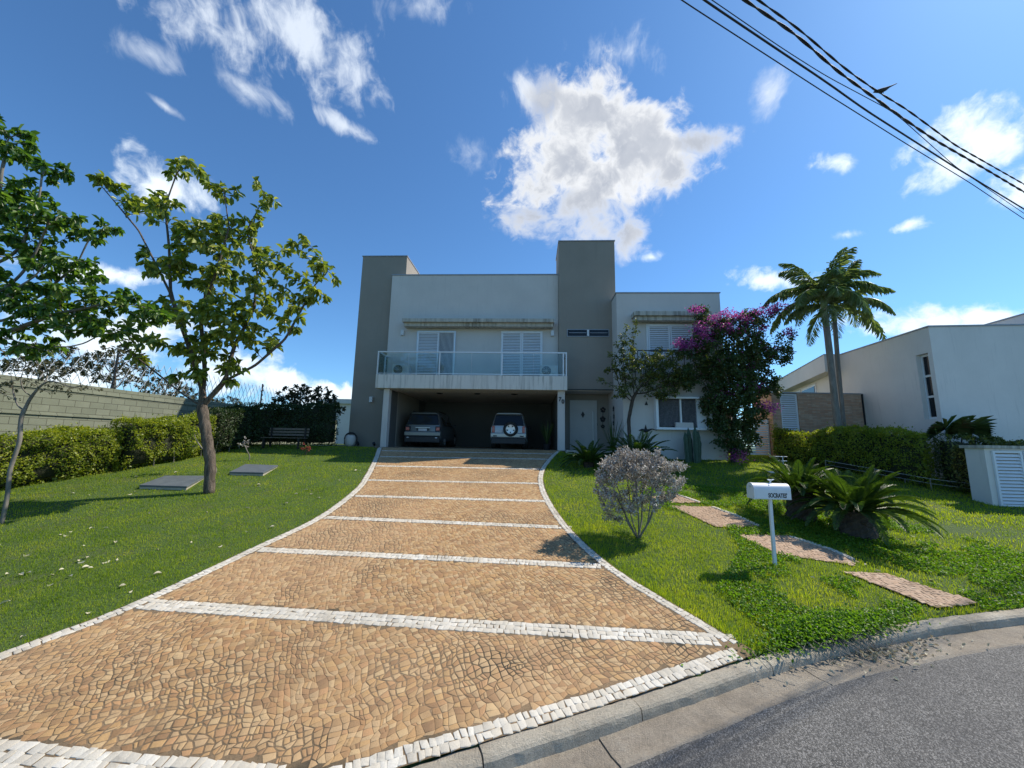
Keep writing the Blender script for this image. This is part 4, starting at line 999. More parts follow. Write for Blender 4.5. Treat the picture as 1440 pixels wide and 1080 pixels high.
# slim sapling at the left edge
b2 = Vector((-9.95, 7.95, 0)); b2.z = gz(b2.x, b2.y)-.03
tr2 = [tuple(b2), A3(10, 700, 7.95), A3(14, 660, 7.95), A3(28, 620, 7.95), A3(29, 590, 7.95)]
TB = [(40, 540, 50, 16, 7.9, .4), (10, 545, 30, 20, 8.0, .4), (95, 545, 50, 14, 7.9, .4), (100, 552, 14, 8, 7.9, .1), (60, 520, 50, 14, 8.1, .5)]
tree('sapling', 'thin bare-stemmed sapling on the lawn at the left edge', 'sapling', tuple(b2), tr2, TB, 200, (6, .06, .03, -.2, 1.0), 'trunk_grey', 'greyleaf', .035, .004, .10, .12, 13)

# ------------------------------------------------------------------ block wall with mesh on top
wa = math.atan2(1, .075); wdir = Vector((math.cos(wa), math.sin(wa), 0)); WS = Vector((-14.15, 6.0, 0))
wall = empty('block_wall', (WS.x, WS.y, 0), wa, 'tall grey green concrete block wall behind the left hedge', 'wall')
def wl(d, z): return (d, 0, z)
MB().box(-3, 14.2, -.02, .18, -.6, 4.12).build('wall_face', M['block'], wall)
MB().box(14.2, 22, -.01, .17, .4, 3.90).build('far_wall_face', M['block'], wall)
MB().box(-3, 14.2, -.05, -.021, 3.86, 3.90).box(-3, 14.2, -.06, -.021, 3.10, 3.14).build('ledge_course', M['block'], wall)
# welded diamond mesh fence standing on the wall
fe = empty('mesh_fence', tuple(WS + wdir*0 + Vector((0, 0, 4.13))), wa, 'tall diamond mesh fence of thin wire on top of the block wall', 'fence')
mb = MB(); hF = 1.15; pit = .26
for i in range(int(22/pit)):
    for s in (1, -1):
        x0 = i*pit-1; n_ = 4; pts = []
        for j in range(n_+1):
            pts.append((x0+s*pit*.5*(j % 2)+.0, .08+.01*s, hF*j/n_))
        mb.tube(pts, .0095, 3, cap=False)
mb.build('mesh', M['wire'], fe)
for d in (.0, 3.6, 7.2, 10.8, 14.3, 17.6, 21):
    p_ = MB().box(d-.025, d+.025, .05, .10, -.02, 1.25).build('post', M['dark'], fe)
    k_ = MB()
    for j in range(5): k_.box(d-.045, d+.045, .02, .048, .15+.24*j, .22+.24*j)
    k_.build('insulator', M['rubber'], p_)

# ------------------------------------------------------------------ hedges
def hedge(name, label, line, width, height, count, lmat, group=None, leaf=(.055, .032), bump_=.16, seed=1, gaps=()):
    """line: ground centre line [(x,y)...]"""
    r_ = np.random.default_rng(seed); P = np.array(line, float); seg = np.linalg.norm(P[1:]-P[:-1], axis=1); L = np.concatenate([[0], np.cumsum(seg)]); tot = L[-1]
    c = P.mean(0); t = empty(name, (c[0], c[1], gz(c[0], c[1])), 0, label, 'hedge', group); o_ = np.array([c[0], c[1], gz(c[0], c[1])])
    def frame_(s_):
        x = np.interp(s_, L, P[:, 0]); y = np.interp(s_, L, P[:, 1]); a = np.interp(s_+.1, L, P[:, 0])-np.interp(s_-.1, L, P[:, 0]); b = np.interp(s_+.1, L, P[:, 1])-np.interp(s_-.1, L, P[:, 1])
        m_ = np.hypot(a, b)+1e-9; return x, y, -b/m_, a/m_
    H_ = (lambda s_: np.interp(s_, np.linspace(0, tot, len(height)), height)) if hasattr(height, '__len__') else (lambda s_: np.full_like(s_, height))
    # shell sampling: sides, top, ends
    u = r_.uniform(0, 1, count); s_ = r_.uniform(0, tot, count); h = H_(s_)
    peri = 2*h.mean()+width; q = r_.uniform(0, peri, count)
    side = q < 2*h.mean(); sgn = np.where(q < h.mean(), 1, -1)
    zz = np.where(side, r_.uniform(0, 1, count)**.8*h, h); dd = np.where(side, sgn*width/2, r_.uniform(-width/2, width/2, count))
    ends = r_.uniform(0, 1, count) < .06; s_ = np.where(ends, np.where(r_.uniform(0, 1, count) < .5, 0, tot), s_); dd = np.where(ends, r_.uniform(-width/2, width/2, count), dd); zz = np.where(ends, r_.uniform(0, 1, count)*h, zz)
    x, y, nx, ny = frame_(s_)
    b_ = (vnoise(s_*1.0, zz*1.0+dd, 2.3, seed)-.5)*2*bump_ + (vnoise(s_, zz+dd, 6.5, seed+3)-.5)*bump_
    dep = -np.abs(r_.normal(0, .05, count)); low_ = np.clip(.35-zz, 0, .35)*.8
    # round the shoulders
    sh = np.clip((np.abs(dd)/(width/2))**4*(zz/h)**6, 0, 1)*.10
    off_ = np.where(side & ~ends, sgn*(b_+dep-low_-sh), 0); offz = np.where(~side & ~ends, b_*.7+dep-sh, 0)
    X = x+nx*(dd+off_); Y = y+ny*(dd+off_); Z = ground(X, Y)+zz+offz
    sprig = r_.uniform(0, 1, count) < .04; Z = Z+np.where(sprig & (zz > h*.85), r_.uniform(0, .16, count), 0)
    nrm = np.stack([np.where(side, nx*sgn, 0), np.where(side, ny*sgn, 0), np.where(side, .35, 1)], 1)
    ax = unit(unit(r_.normal(size=(count, 3)))*1.0+nrm*.6+np.array([0, 0, .3])); nr = unit(nrm+r_.normal(size=(count, 3))*.55+np.array([0, 0, .4]))
    pos = np.stack([X, Y, Z], 1)-o_
    keep = vnoise(s_, zz, 3.1, seed+9) > .16
    pos, ax, nr = pos[keep], ax[keep], nr[keep]
    leaves('foliage', pos, ax, nr, leaf[0]*r_.uniform(.7, 1.4, len(pos)), leaf[1]*r_.uniform(.7, 1.3, len(pos)), M[lmat], t, simple=True)
    # dark core added to block light through the leaves, then the stems
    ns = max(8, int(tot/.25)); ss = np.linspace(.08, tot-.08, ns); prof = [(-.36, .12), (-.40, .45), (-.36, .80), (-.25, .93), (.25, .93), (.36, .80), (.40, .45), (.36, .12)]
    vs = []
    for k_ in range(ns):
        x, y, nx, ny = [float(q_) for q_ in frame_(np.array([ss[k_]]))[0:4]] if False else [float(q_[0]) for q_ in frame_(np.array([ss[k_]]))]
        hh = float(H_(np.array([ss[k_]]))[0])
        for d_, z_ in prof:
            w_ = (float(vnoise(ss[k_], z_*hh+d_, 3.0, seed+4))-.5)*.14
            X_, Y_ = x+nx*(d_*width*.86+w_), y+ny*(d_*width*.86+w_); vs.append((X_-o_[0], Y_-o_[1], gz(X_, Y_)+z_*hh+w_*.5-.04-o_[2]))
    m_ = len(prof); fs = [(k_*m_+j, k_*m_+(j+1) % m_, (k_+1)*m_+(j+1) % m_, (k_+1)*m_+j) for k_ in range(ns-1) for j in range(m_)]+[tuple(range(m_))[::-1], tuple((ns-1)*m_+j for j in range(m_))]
    mesh_obj('light_block_core', np.array(vs), fs, M['hedgecore'], t, smooth=True)
    mb = MB()
    for k_ in range(int(tot/.22)):
        s0 = r_.uniform(0, tot); x, y, nx, ny = [float(q_[0]) for q_ in frame_(np.array([s0]))]; d_ = r_.uniform(-.4, .4)*width
        X_, Y_ = x+nx*d_, y+ny*d_; z_ = gz(X_, Y_); mb.tube([(X_-o_[0], Y_-o_[1], z_-.05-o_[2]), (X_-o_[0]+r_.uniform(-.06, .06), Y_-o_[1]+r_.uniform(-.06, .06), z_+.5-o_[2])], .014, 5)
    mb.build('stems', M['trunk_grey'], t); return t
hedge('clipped_hedge', 'sunlit yellow green clipped hedge in front of the block wall on the left', [(-13.9, 7.2), (-12.95, 9.9), (-12.45, 11.5), (-12.3, 12.1)], .95, [1.25, 1.3, 1.35, 1.25], 26000, 'hedge', leaf=(.062, .036), seed=2)
hedge('clipped_hedge', 'taller clipped hedge stretch behind the leaning tree trunk, sunlit leaves', [(-12.0, 12.1), (-11.75, 13.2), (-11.5, 14.6)], 1.05, [1.5, 1.45, 1.5], 15000, 'hedge', leaf=(.062, .036), seed=3)
hedge('shaded_hedge', 'dark shaded hedge behind the wooden bench beside the taupe tower', [(-11.45, 14.7), (-11.2, 16.6), (-10.4, 17.5), (-8.0, 17.6)], 1.1, [1.6, 1.7, 1.8, 1.9], 16000, 'hedge_in_shade', leaf=(.075, .042), seed=4)
hedge('neighbour_hedge', 'light green leafy hedge in front of the thin brick wall', [(10.95, 16.0), (11.65, 14.6), (12.35, 13.0), (12.85, 12.1)], .85, [1.15, 1.15, 1.45, 1.6, 1.6], 24000, 'hedge', bump_=.2, leaf=(.062, .036), seed=5)
hedge('neighbour_hedge', 'darker green dense hedge beside the white louvred cabinet', [(13.05, 11.85), (13.9, 11.45), (15.6, 11.1)], .95, [1.55, 1.5, 1.5], 15000, 'vine', bump_=.2, leaf=(.065, .04), seed=6)

# trees and shrubs behind the wall and hedges
def shrub(name, label, root, blobs, natt, leafspec, tmat, lmat, r_root=.04, r_tip=.006, seed=1, cat='shrub', group=None, step=.12, kill=.2, stems=1, maxn=1500):
    rz_ = Vector(root); tr = [tuple(rz_), (rz_.x+.02, rz_.y, rz_.z+.18)]
    return tree(name, label, cat, root, tr, blobs, natt, leafspec, tmat, lmat, r_root, r_tip, step, kill, seed, group, maxn=maxn)
def gpt(x, y, dz=-.03): return (x, y, gz(x, y)+dz)
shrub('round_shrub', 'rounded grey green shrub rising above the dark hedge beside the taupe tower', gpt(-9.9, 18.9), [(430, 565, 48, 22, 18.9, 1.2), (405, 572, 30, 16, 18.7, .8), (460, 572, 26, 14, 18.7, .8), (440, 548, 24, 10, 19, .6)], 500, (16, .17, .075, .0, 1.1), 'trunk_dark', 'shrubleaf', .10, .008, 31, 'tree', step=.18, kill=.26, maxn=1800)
for i, (px, py, rx, ry, Y, lab) in enumerate([(60, 505, 60, 26, 15, 'small leaved grey tree behind the block wall at the left edge'), (165, 512, 42, 30, 16, 'thin grey green tree behind the block wall, left of the leaning trunk'),
                                     (235, 545, 34, 14, 19, 'low bushy treetop showing over the block wall behind the mesh fence'), (318, 566, 18, 9, 24, 'tiny distant treetop above the block wall just right of the trunk')]):
    x = at(px, py, Y).x
    shrub('background_tree', lab, gpt(x, Y), [(px, py, rx, ry, Y, 1.2), (px-rx*.5, py+8, rx*.5, ry*.7, Y+.3, .8), (px+rx*.6, py+10, rx*.5, ry*.6, Y-.3, .8)], 420, (14, .16, .07, 0, 1.2), 'trunk_grey', 'greyleaf', .09, .008, 41+i, 'tree', 'trees beyond the block wall', step=.2, kill=.3, maxn=1500)

# house planting: climber, crape myrtle, cactus, cycads
p0 = at(886, 620, 15.2); p0.z = gz(p0.x, p0.y)-.03
tree('climbing_shrub', 'tall sparse yellowish climbing shrub trained up the white wall by the front door', 'climber', tuple(p0), [tuple(p0), A3(884, 590, 15.3), A3(890, 560, 15.2)],
     [(905, 520, 48, 26, 15.1, .7), (880, 500, 26, 22, 15.2, .4), (935, 505, 26, 18, 15.2, .5), (878, 470, 10, 20, 15.4, .2), (890, 465, 9, 22, 15.4, .2), (925, 545, 34, 18, 15.0, .7), (880, 548, 22, 18, 15.1, .5), (855, 520, 16, 7, 15.2, .2), (848, 535, 14, 5, 15.2, .15), (950, 530, 24, 24, 15.0, .6)],
     800, (17, .10, .06, -.1, 1.2), 'trunk_dark', 'vine', .07, .006, .11, .15, 51, jit=.05)
p0 = at(1030, 642, 15.0); p0.z = gz(p0.x, p0.y)-.03
cb = [(1030, 560, 44, 60, 14.9, .9), (1010, 510, 40, 34, 14.9, .8), (1050, 500, 40, 34, 15, .8), (1000, 468, 26, 22, 15, .5), (1035, 462, 34, 22, 15, .5), (985, 440, 12, 12, 15, .3), (1062, 445, 28, 12, 15, .3),
      (1095, 436, 12, 6, 15, .2), (975, 485, 22, 10, 14.9, .4), (1085, 500, 26, 18, 15, .5), (1100, 470, 14, 8, 15, .2), (1105, 495, 10, 6, 15, .2), (1075, 540, 26, 22, 15, .5), (1045, 610, 22, 30, 14.9, .5), (1030, 625, 18, 16, 14.8, .4), (960, 500, 14, 10, 15, .3), (965, 530, 22, 20, 14.9, .5), (1012, 600, 14, 30, 14.8, .4)]
ct, cn, ctips, cr0 = tree('flowering_shrub', 'large dark shrub with pink purple blossoms at the right corner of the house', 'flowering shrub', tuple(p0), [tuple(p0), A3(1030, 615, 15), A3(1033, 585, 15)], cb, 1300,
     (40, .11, .07, -.15, 1.5), 'trunk_dark', 'crapeleaf', .09, .006, .12, .16, 52, jit=.075)
bl = [(978, 436, 9, 5), (985, 462, 12, 8), (972, 484, 14, 6), (956, 482, 8, 6), (1018, 462, 12, 8), (1035, 444, 10, 6), (1048, 452, 10, 7), (1066, 440, 12, 6), (1093, 432, 13, 5), (1082, 440, 8, 5), (1109, 467, 7, 6), (1072, 462, 7, 5), (1005, 448, 8, 6),
      (1000, 484, 8, 5), (1052, 518, 9, 6), (1058, 545, 12, 8), (1036, 640, 10, 8), (1022, 555, 6, 5), (1078, 573, 12, 8), (1020, 440, 7, 5), (992, 472, 8, 6), (1040, 468, 9, 5), (1066, 490, 8, 5), (1085, 492, 8, 3), (963, 488, 8, 5)]
pp = []
r_ = np.random.default_rng(6)
for px, py, rx, ry in bl:
    c_ = np.array(at(px, py, 14.75 if 960 < px < 1060 else 14.9)); k_ = int(rx*ry*3.6)
    pp.append(c_+r_.normal(size=(k_, 3))*np.array([rx, rx, ry])*.027*.6)
tp_ = cn[ctips]; tp_ = tp_[(tp_[:, 2] > cr0[2]+1.9) & (r_.uniform(0, 1, len(tp_)) < .30)]
pp.append(np.repeat(tp_, 7, axis=0)+r_.normal(0, .045, (len(tp_)*7, 3)))
pp = np.concatenate(pp)
leaves('blossom', pp-cr0, rdir(len(pp)), rdir(len(pp)), .05*rng.uniform(.7, 1.4, len(pp)), .062, M['pink'], ct, simple=True, fold=.4)
# cactus clump
p0 = at(975, 640, 14.9); p0.z = gz(p0.x, p0.y)-.03
t = empty('columnar_cactus', tuple(p0), 0, 'clump of dark green ribbed cactus columns below the white box window', 'cactus')
for dx, dy, h_, r0 in ((-.22, 0, 1.2, .085), (-.08, .1, 1.35, .09), (.07, -.05, 1.42, .095), (.2, .05, 1.25, .085), (.0, .2, 1.1, .08), (.28, .15, .95, .07)):
    ns, sd_ = 14, 24; vs = []; mb = MB()
    for j in range(ns+1):
        z_ = h_*j/ns; rr = r0*(1 if j < ns-2 else (ns-j+.3)/3)*(1+.05*math.sin(j*1.3)) + .02*0
        for q in range(sd_):
            a_ = 2*PI*q/sd_; r2_ = rr*(1 if q % 4 < 2 else .72); vs.append((dx*(1+.25*j/ns)+r2_*math.cos(a_), dy+r2_*math.sin(a_), z_))
    mb.add(vs, [(j*sd_+q, j*sd_+(q+1) % sd_, (j+1)*sd_+(q+1) % sd_, (j+1)*sd_+q) for j in range(ns) for q in range(sd_)]+[tuple(ns*sd_+q for q in range(sd_))])
    mb.build('column', M['cactus'], t)

def frond(mbv, base, dir_, L, arch, nleaf, ll, lw, droop, twist=.25, seed=0, vee=.5):
    """adds leaflets of one pinnate frond; returns arrays pos, axis, nrm, len, wid and rachis points"""
    r_ = random.Random(seed); d = Vector(dir_).normalized(); side = d.cross(Vector((0, 0, 1))).normalized(); pts = []; p = Vector(base); cur = d.copy(); n_ = 22
    for i in range(n_+1):
        pts.append(p.copy()); cur = (cur+Vector((0, 0, -arch/n_*(.4+1.3*i/n_)))).normalized(); p += cur*L/n_
    pos, ax, nr, ll_, ww = [], [], [], [], []
    for i in range(nleaf):
        t_ = .14+.86*i/(nleaf-1); f_ = t_*n_; j = min(int(f_), n_-1); q = pts[j].lerp(pts[j+1], f_-j); tg = (pts[min(j+1, n_)]-pts[max(j-1, 0)]).normalized()
        upv = side.cross(tg).normalized(); pr = math.sin(PI*min(1, t_*.93+.05))**.6
        for s in (-1, 1):
            a_ = tg*(.55+.5*t_)+side*s*(1.0-.35*t_)+upv*vee*(1-.3*t_)+Vector((0, 0, -droop))+Vector((r_.uniform(-1, 1), r_.uniform(-1, 1), r_.uniform(-1, 1)))*twist*.3
            pos.append(q); ax.append(a_.normalized()); nr.append(upv+side*s*-.3); ll_.append(ll*pr*r_.uniform(.9, 1.1)); ww.append(lw)
    return pos, ax, nr, ll_, ww, pts
def cycad(loc, label, n_fr, L, r_tr, h_tr, ll=.16, lw=.011, seed=0, group=None, nleaf=46, up_=1.0):
    t = empty('cycad', loc, 0, label, 'cycad', group); r_ = random.Random(seed)
    mb = MB(); prof = []
    ns, sd_ = 9, 18
    vs = []
    for j in range(ns+1):
        for q in range(sd_):
            rr = r_tr*(1-.15*j/ns)*(1+.16*((q+j) % 2)+r_.uniform(-.06, .06)); a_ = 2*PI*q/sd_; vs.append((rr*math.cos(a_), rr*math.sin(a_), -.05+(h_tr+.05)*j/ns))
    mb.add(vs, [(j*sd_+q, j*sd_+(q+1) % sd_, (j+1)*sd_+(q+1) % sd_, (j+1)*sd_+q) for j in range(ns) for q in range(sd_)]+[tuple(ns*sd_+q for q in range(sd_))])
    mb.build('trunk', M['trunk_dark'], t)
    P, A_, N_, LL_, WW = [], [], [], [], []; rb = MB()
    for i in range(n_fr):
        a_ = i*2.39996+r_.uniform(-.2, .2); e_ = (i+.5)/n_fr; el = R(78-66*e_**.8)*up_+r_.uniform(-.08, .08)
        d = Vector((math.cos(a_)*math.cos(el), math.sin(a_)*math.cos(el), math.sin(el)))
        q = frond(None, (math.cos(a_)*r_tr*.4, math.sin(a_)*r_tr*.4, h_tr-.02), d, L*r_.uniform(.85, 1.1)*(.8+.2*e_), .85+.5*e_, nleaf, ll, lw, .05, seed=seed*100+i, vee=.45)
        P += q[0]; A_ += q[1]; N_ += q[2]; LL_ += q[3]; WW += q[4]; rb.tube(q[5], [.011-.0085*k_/22 for k_ in range(23)], 4)
    rb.build('leaf_stalks', M['cycad'], t)
    leaves('fronds', np.array(P), np.array(A_), np.array(N_), np.array(LL_), np.array(WW), M['cycad'], t, fold=.25, droop=.12, simple=False)
    return t
G1 = 'cycads in the right front garden'
cycad(gpt(7.05, 8.2), 'large cycad with a thick scaly trunk, nearest to the stepping stones, right of the mailbox', 64, 1.22, .30, .50, .17, .010, 1, G1, 74)
cycad(gpt(6.6, 9.1), 'cycad half hidden behind the larger one, its fronds just above the mailbox', 56, 1.12, .26, .62, .15, .0095, 2, G1, 66)
cycad(gpt(2.75, 13.9), 'cycad with glossy arching fronds beside the top of the driveway', 40, 1.05, .18, .2, .16, .010, 3, G1, 54)
cycad(gpt(4.35, 13.6), 'broad low cycad with upright shoots below the climbing shrub', 52, 1.45, .22, .28, .2, .012, 4, G1, 60)
cycad(gpt(8.3, 11.3), 'small bright green young cycad behind the big pair', 18, .75, .1, .25, .12, .014, 5, G1, 34)
# silver bush
p0 = (2.5, 7.86, gz(2.5, 7.86)-.03)
sb = empty('silver_bush', p0, 0, 'round bush with silvery pinkish leaves on bare stems beside the driveway', 'bush')
A = blob_pts([(900, 658, 46, 26, 7.86, .7), (860, 665, 26, 24, 7.8, .4), (846, 690, 14, 16, 7.9, .3), (935, 668, 30, 20, 7.9, .4), (885, 640, 26, 12, 7.9, .4), (925, 642, 18, 10, 7.8, .3), (862, 646, 12, 10, 7.9, .3), (955, 655, 12, 8, 7.8, .2),
               (875, 708, 26, 18, 7.8, .4), (905, 700, 34, 18, 7.9, .5), (940, 694, 18, 12, 7.9, .3), (858, 728, 14, 8, 7.8, .2), (842, 668, 10, 8, 7.8, .2), (962, 684, 9, 6, 7.8, .2)], 700, 8)-np.array(p0)
nds = [np.zeros(3)]; par = [-1]
for k_ in range(7):
    a_ = 2*PI*k_/7; prev = 0
    for j in range(1, 5):
        nds.append(np.array([math.cos(a_)*.055*j, math.sin(a_)*.055*j, .085*j])); par.append(prev); prev = len(nds)-1
nds, par = colonise(nds, par, A, .07, 3.0, .11, 2400, (0, 0, .05), np.random.default_rng(3))
_, rad, ch = skeleton(nds, par, .0035, .05, 2.5, 'stems', M['trunk_grey'], sb)
sel = np.array([i for i in range(len(nds)) if rad[i] < .009 and nds[i][2] > .24]); sel = np.repeat(sel, 34)
r_ = np.random.default_rng(9); P = nds[sel]+r_.normal(0, .035, (len(sel), 3)); d = unit(nds[sel]-nds[np.array(par)[sel]])
leaves('crown', P, unit(d+rdir(len(sel))*1.0+np.array([0, 0, .3])), rdir(len(sel), .8), .046*r_.uniform(.5, 1.4, len(sel)), .027, M['silverleaf'], sb, simple=True)
# small shrubs in the left lawn
shrub('small_shrub', 'small yellow green leafy shrub beside the leaning tree trunk', gpt(-8.9, 12.0), [(272, 618, 12, 16, 12.0, .25), (274, 605, 8, 8, 12, .2)], 60, (8, .10, .05, -.1, 1.1), 'trunk_grey', 'hedge', .02, .004, 61, step=.08, kill=.12)
shrub('small_shrub', 'small pale grey shrub standing at the edge of the hedge shade', gpt(-9.2, 13.9), [(343, 624, 8, 10, 13.9, .2)], 40, (6, .08, .04, .3, 1.1), 'trunk_grey', 'silverleaf', .02, .004, 62, step=.07, kill=.12)
rt_, rn, rtips, rr0 = shrub('rose_bush', 'low rose bush with a few red flowers on the lawn in front of the bench', gpt(-7.75, 14.9), [(431, 630, 12, 9, 14.9, .3)], 50, (2, .06, .035, 0, 1.1), 'trunk_dark', 'vine', .015, .004, 63, step=.07, kill=.12)
q = rn[rtips][:7]; q = np.repeat(q, 12, axis=0)+rng.normal(0, .02, (len(q)*12, 3)); leaves('flower', q-rr0, rdir(len(q)), rdir(len(q)), .05, .045, M['rose'], rt_, simple=True)
# blade plants by the door and in the garage
def blades(name, label, loc, n_, L, w_, seed, mat='vine'):
    t = empty(name, loc, 0, label, 'plant'); r_ = np.random.default_rng(seed); a_ = r_.uniform(0, 2*PI, n_); tl = r_.uniform(.05, .45, n_)
    V, F_ = [], []
    for i in range(n_):
        d = Vector((math.cos(a_[i])*math.sin(tl[i]), math.sin(a_[i])*math.sin(tl[i]), math.cos(tl[i]))); s = d.cross(Vector((math.cos(a_[i]), math.sin(a_[i]), .3))).normalized(); l_ = L*r_.uniform(.6, 1.1); b = len(V)
        for k_ in range(5):
            f_ = k_/4; p_ = d*l_*f_+Vector((d.x, d.y, 0))*f_*f_*.25*l_; w2 = w_*(1-f_)**.6*.5+.002; V += [p_-s*w2, p_+s*w2]
        F_ += [(b+2*k_, b+2*k_+1, b+2*k_+3, b+2*k_+2) for k_ in range(4)]
    mesh_obj('leaves', np.array([tuple(v_) for v_ in V]), F_, M[mat], t); return t
blades('spiky_plant', 'tall dark spiky plant growing beside the front door', tuple(hw(1.85, -.55, 0)), 22, 1.45, .06, 5, 'crapeleaf')
gp = blades('potted_plant', 'tall dark blade plant in a pot at the right side of the garage', tuple(hw(-.75, 1.0, .28)), 34, 1.0, .07, 6, 'crapeleaf')
MB().lathe([(.14, -.265), (.2, -.02), (.21, 0), (.17, -.02)], sides=18).build('pot', M['dark'], gp)

# palms
def palm(loc, label, h_, lean, seed, n_fr=22, tr_=.12):
    t = empty('palm_tree', loc, 0, label, 'palm', 'palms in front of the brick wall'); r_ = random.Random(seed)
    pts = [(lean*(z_/h_)**1.5*.5, 0, z_) for z_ in np.linspace(-.1, h_, 16)]
    mb = MB(); mb.tube(pts, [tr_*(1.3 if i < 1 else 1.0-.012*i)*(1+.03*(i % 2)) for i in range(16)], 12); mb.build('trunk', M['trunk_grey'], t, smooth=True)
    top = Vector(pts[-1]); MB().tube([top, top+Vector((0, 0, .35)), top+Vector((0, 0, .8))], [tr_*.95, tr_*.9, .03], 12).build('crownshaft', M['palmleaf'], t, smooth=True)
    P, A_, N_, LL_, WW = [], [], [], [], []; rb = MB()
    for i in range(n_fr):
        a_ = i*2.39996+r_.uniform(-.25, .25); e_ = (i+.5)/n_fr; el = R(80-80*e_)
        d = Vector((math.cos(a_)*math.cos(el), math.sin(a_)*math.cos(el), math.sin(el)))
        q = frond(None, top+Vector((0, 0, .55)), d, r_.uniform(2.0, 2.5), 1.5+.7*e_, 56, .50, .015, .55, 1.2, seed*50+i, vee=.1)
        P += q[0]; A_ += q[1]; N_ += q[2]; LL_ += q[3]; WW += q[4]; rb.tube(q[5], [.03-.025*k_/22 for k_ in range(23)], 5)
    rb.build('frond_stalks', M['palmleaf'], t)
    leaves('crown', np.array(P), np.array(A_), np.array(N_), np.array(LL_), np.array(WW), M['palmleaf'], t, fold=.2, droop=.35)
palm((12.2, 14.5, 2.05), 'left palm of the touching pair, with the thicker trunk and taller crown', 5.9, -.1, 3, 17, .125)
palm((12.72, 14.9, 2.05), 'right palm of the touching pair, slimmer and a little lower', 5.55, .25, 4, 14, .09)

# ------------------------------------------------------------------ neighbour's buildings
NO = (14.2, 12.77, 0); NY = -math.atan2(.13, 1)
nb = empty('neighbour_house', NO, NY, 'long low white modern house with a tall slit window at the right edge', 'house')
mb = MB()
# near volume, with an opening for the slit window in its left face (x = 0)
def nbox(x0, x1, y0, y1, z0, z1, name='wall', mat='neigh'): return MB().box(x0, x1, y0, y1, z0, z1).build(name, M[mat], nb)
nbox(0, 9, 0, .16, 1.0, 6.74); nbox(0, .3, .62, 4.35, 1.0, 6.74); nbox(0, .3, .16, .62, 1.0, 3.62); nbox(0, .3, .16, .62, 5.88, 6.74); nbox(.302, 8.9, .162, 4.3, 1.0, 6.70)
MB().box(-.03, 9, -.03, .1, 6.742, 6.79).box(-.03, .12, .1, 4.38, 6.742, 6.79).box(.12, 9, .1, 4.38, 6.735, 6.745).build('coping', M['coping'], nb)
w_ = MB().box(.14, .18, .17, .235, 3.63, 5.87).box(.14, .18, .555, .61, 3.63, 5.87).box(.14, .18, .235, .555, 3.63, 3.70).box(.14, .18, .235, .555, 5.80, 5.87).box(.14, .18, .235, .555, 4.36, 4.43).box(.14, .18, .235, .555, 5.08, 5.15).build('slit_window', M['white'], nb)
MB().box(.17, .19, .235, .555, 3.70, 5.80).build('pane', M['darkglass'], w_)
# higher volume behind
nbox(5.35, 14, 1.0, 6, 1.0, 7.85, 'upper_volume'); MB().box(5.31, 14, .96, 6, 7.851, 7.90).build('coping', M['coping'], nb)
# angled wing with deep fascia
NIm = (Matrix.Translation(NO) @ Matrix.Rotation(NY, 4, 'Z')).inverted()
def nl(P): return [tuple((NIm @ Vector((x, y, 0))).xy) for x, y in P]
MB().prism(nl([(14.10, 17.12), (15.3, 17.12), (23, 28), (18.55, 28.7)]), 6.0, 6.76).build('roof_fascia', M['neigh_bright'], nb)
MB().prism(nl([(14.07, 17.09), (15.3, 17.09), (23, 28), (18.5, 28.75)]), 6.762, 6.80).build('coping', M['coping'], nb)
MB().prism(nl([(14.75, 17.5), (16.5, 17.5), (23, 28), (19.1, 28.4)]), 1.8, 5.998).build('wing_wall', M['neigh'], nb)
wd = Vector((19.1-14.75, 28.4-17.5)).normalized(); wn = Vector((-wd.y, wd.x)); A0 = Vector((14.75, 17.5))
for s0, s1 in ((2.2, 4.4), (4.6, 6.8)):
    q0 = A0+wd*s0; q1 = A0+wd*s1
    f_ = MB().prism(nl([tuple(q0), tuple(q1), tuple(q1+wn*.06), tuple(q0+wn*.06)]), 4.35, 5.85).build('window', M['white'], nb)
    q0 += wd*.12; q1 -= wd*.12
    MB().prism(nl([tuple(q0+wn*.061), tuple(q1+wn*.061), tuple(q1+wn*.08), tuple(q0+wn*.08)]), 4.47, 5.73).build('pane', M['darkglass'], f_)
bwl = empty('brick_wall', (10.8, 16.0, 2.1), 0, 'thin brick garden wall with a white louvred door, left of the palms', 'wall')
MB().box(0, .36, 0, 1.3, 0, 2.72).box(1.10, 3.75, 0, .22, 0, 2.72).box(.36, 1.10, .12, .3, 2.3, 2.72).build('brickwork', M['brick'], bwl)
MB().box(-.03, 3.75, -.03, .25, 2.722, 2.77).box(-.03, .39, .25, 1.33, 2.722, 2.77).build('coping', M['coping'], bwl)
dd = louvre(.36, 1.10, .02, 2.70, .10, 'door', .09, .07, 'shutter', bwl)
MB().box(1.02, 1.04, -.02, .05, 1.1, 1.25).build('handle', M['alu'], dd)
MB().box(3.76, 3.82, -.02, .06, 0, 2.75).build('downpipe', M['dark'], bwl)
gt = empty('slatted_gate', (9.3, 16.25, 2.2), 0, 'white horizontal slatted gate between the house and the brick wall', 'gate')
mb = MB(); z = .06
while z < 1.5: mb.box(.0, 1.46, 0, .03, z, z+.065); z += .098
mb.build('slats', M['shutter'], gt); MB().box(-.05, 0, -.01, .05, 0, 1.58).box(1.42, 1.48, .031, .07, 0, 1.58).build('gate_frame', M['shutter'], gt)
blocky = empty('garden_side_wall', (9.0, 19.5, 2.1), 0, 'dark greenery covered wall glimpsed behind the slatted gate', 'wall')
MB().box(-1, 2.2, 0, .2, 0, 2.4).build('wall_face', M['soil'], blocky)
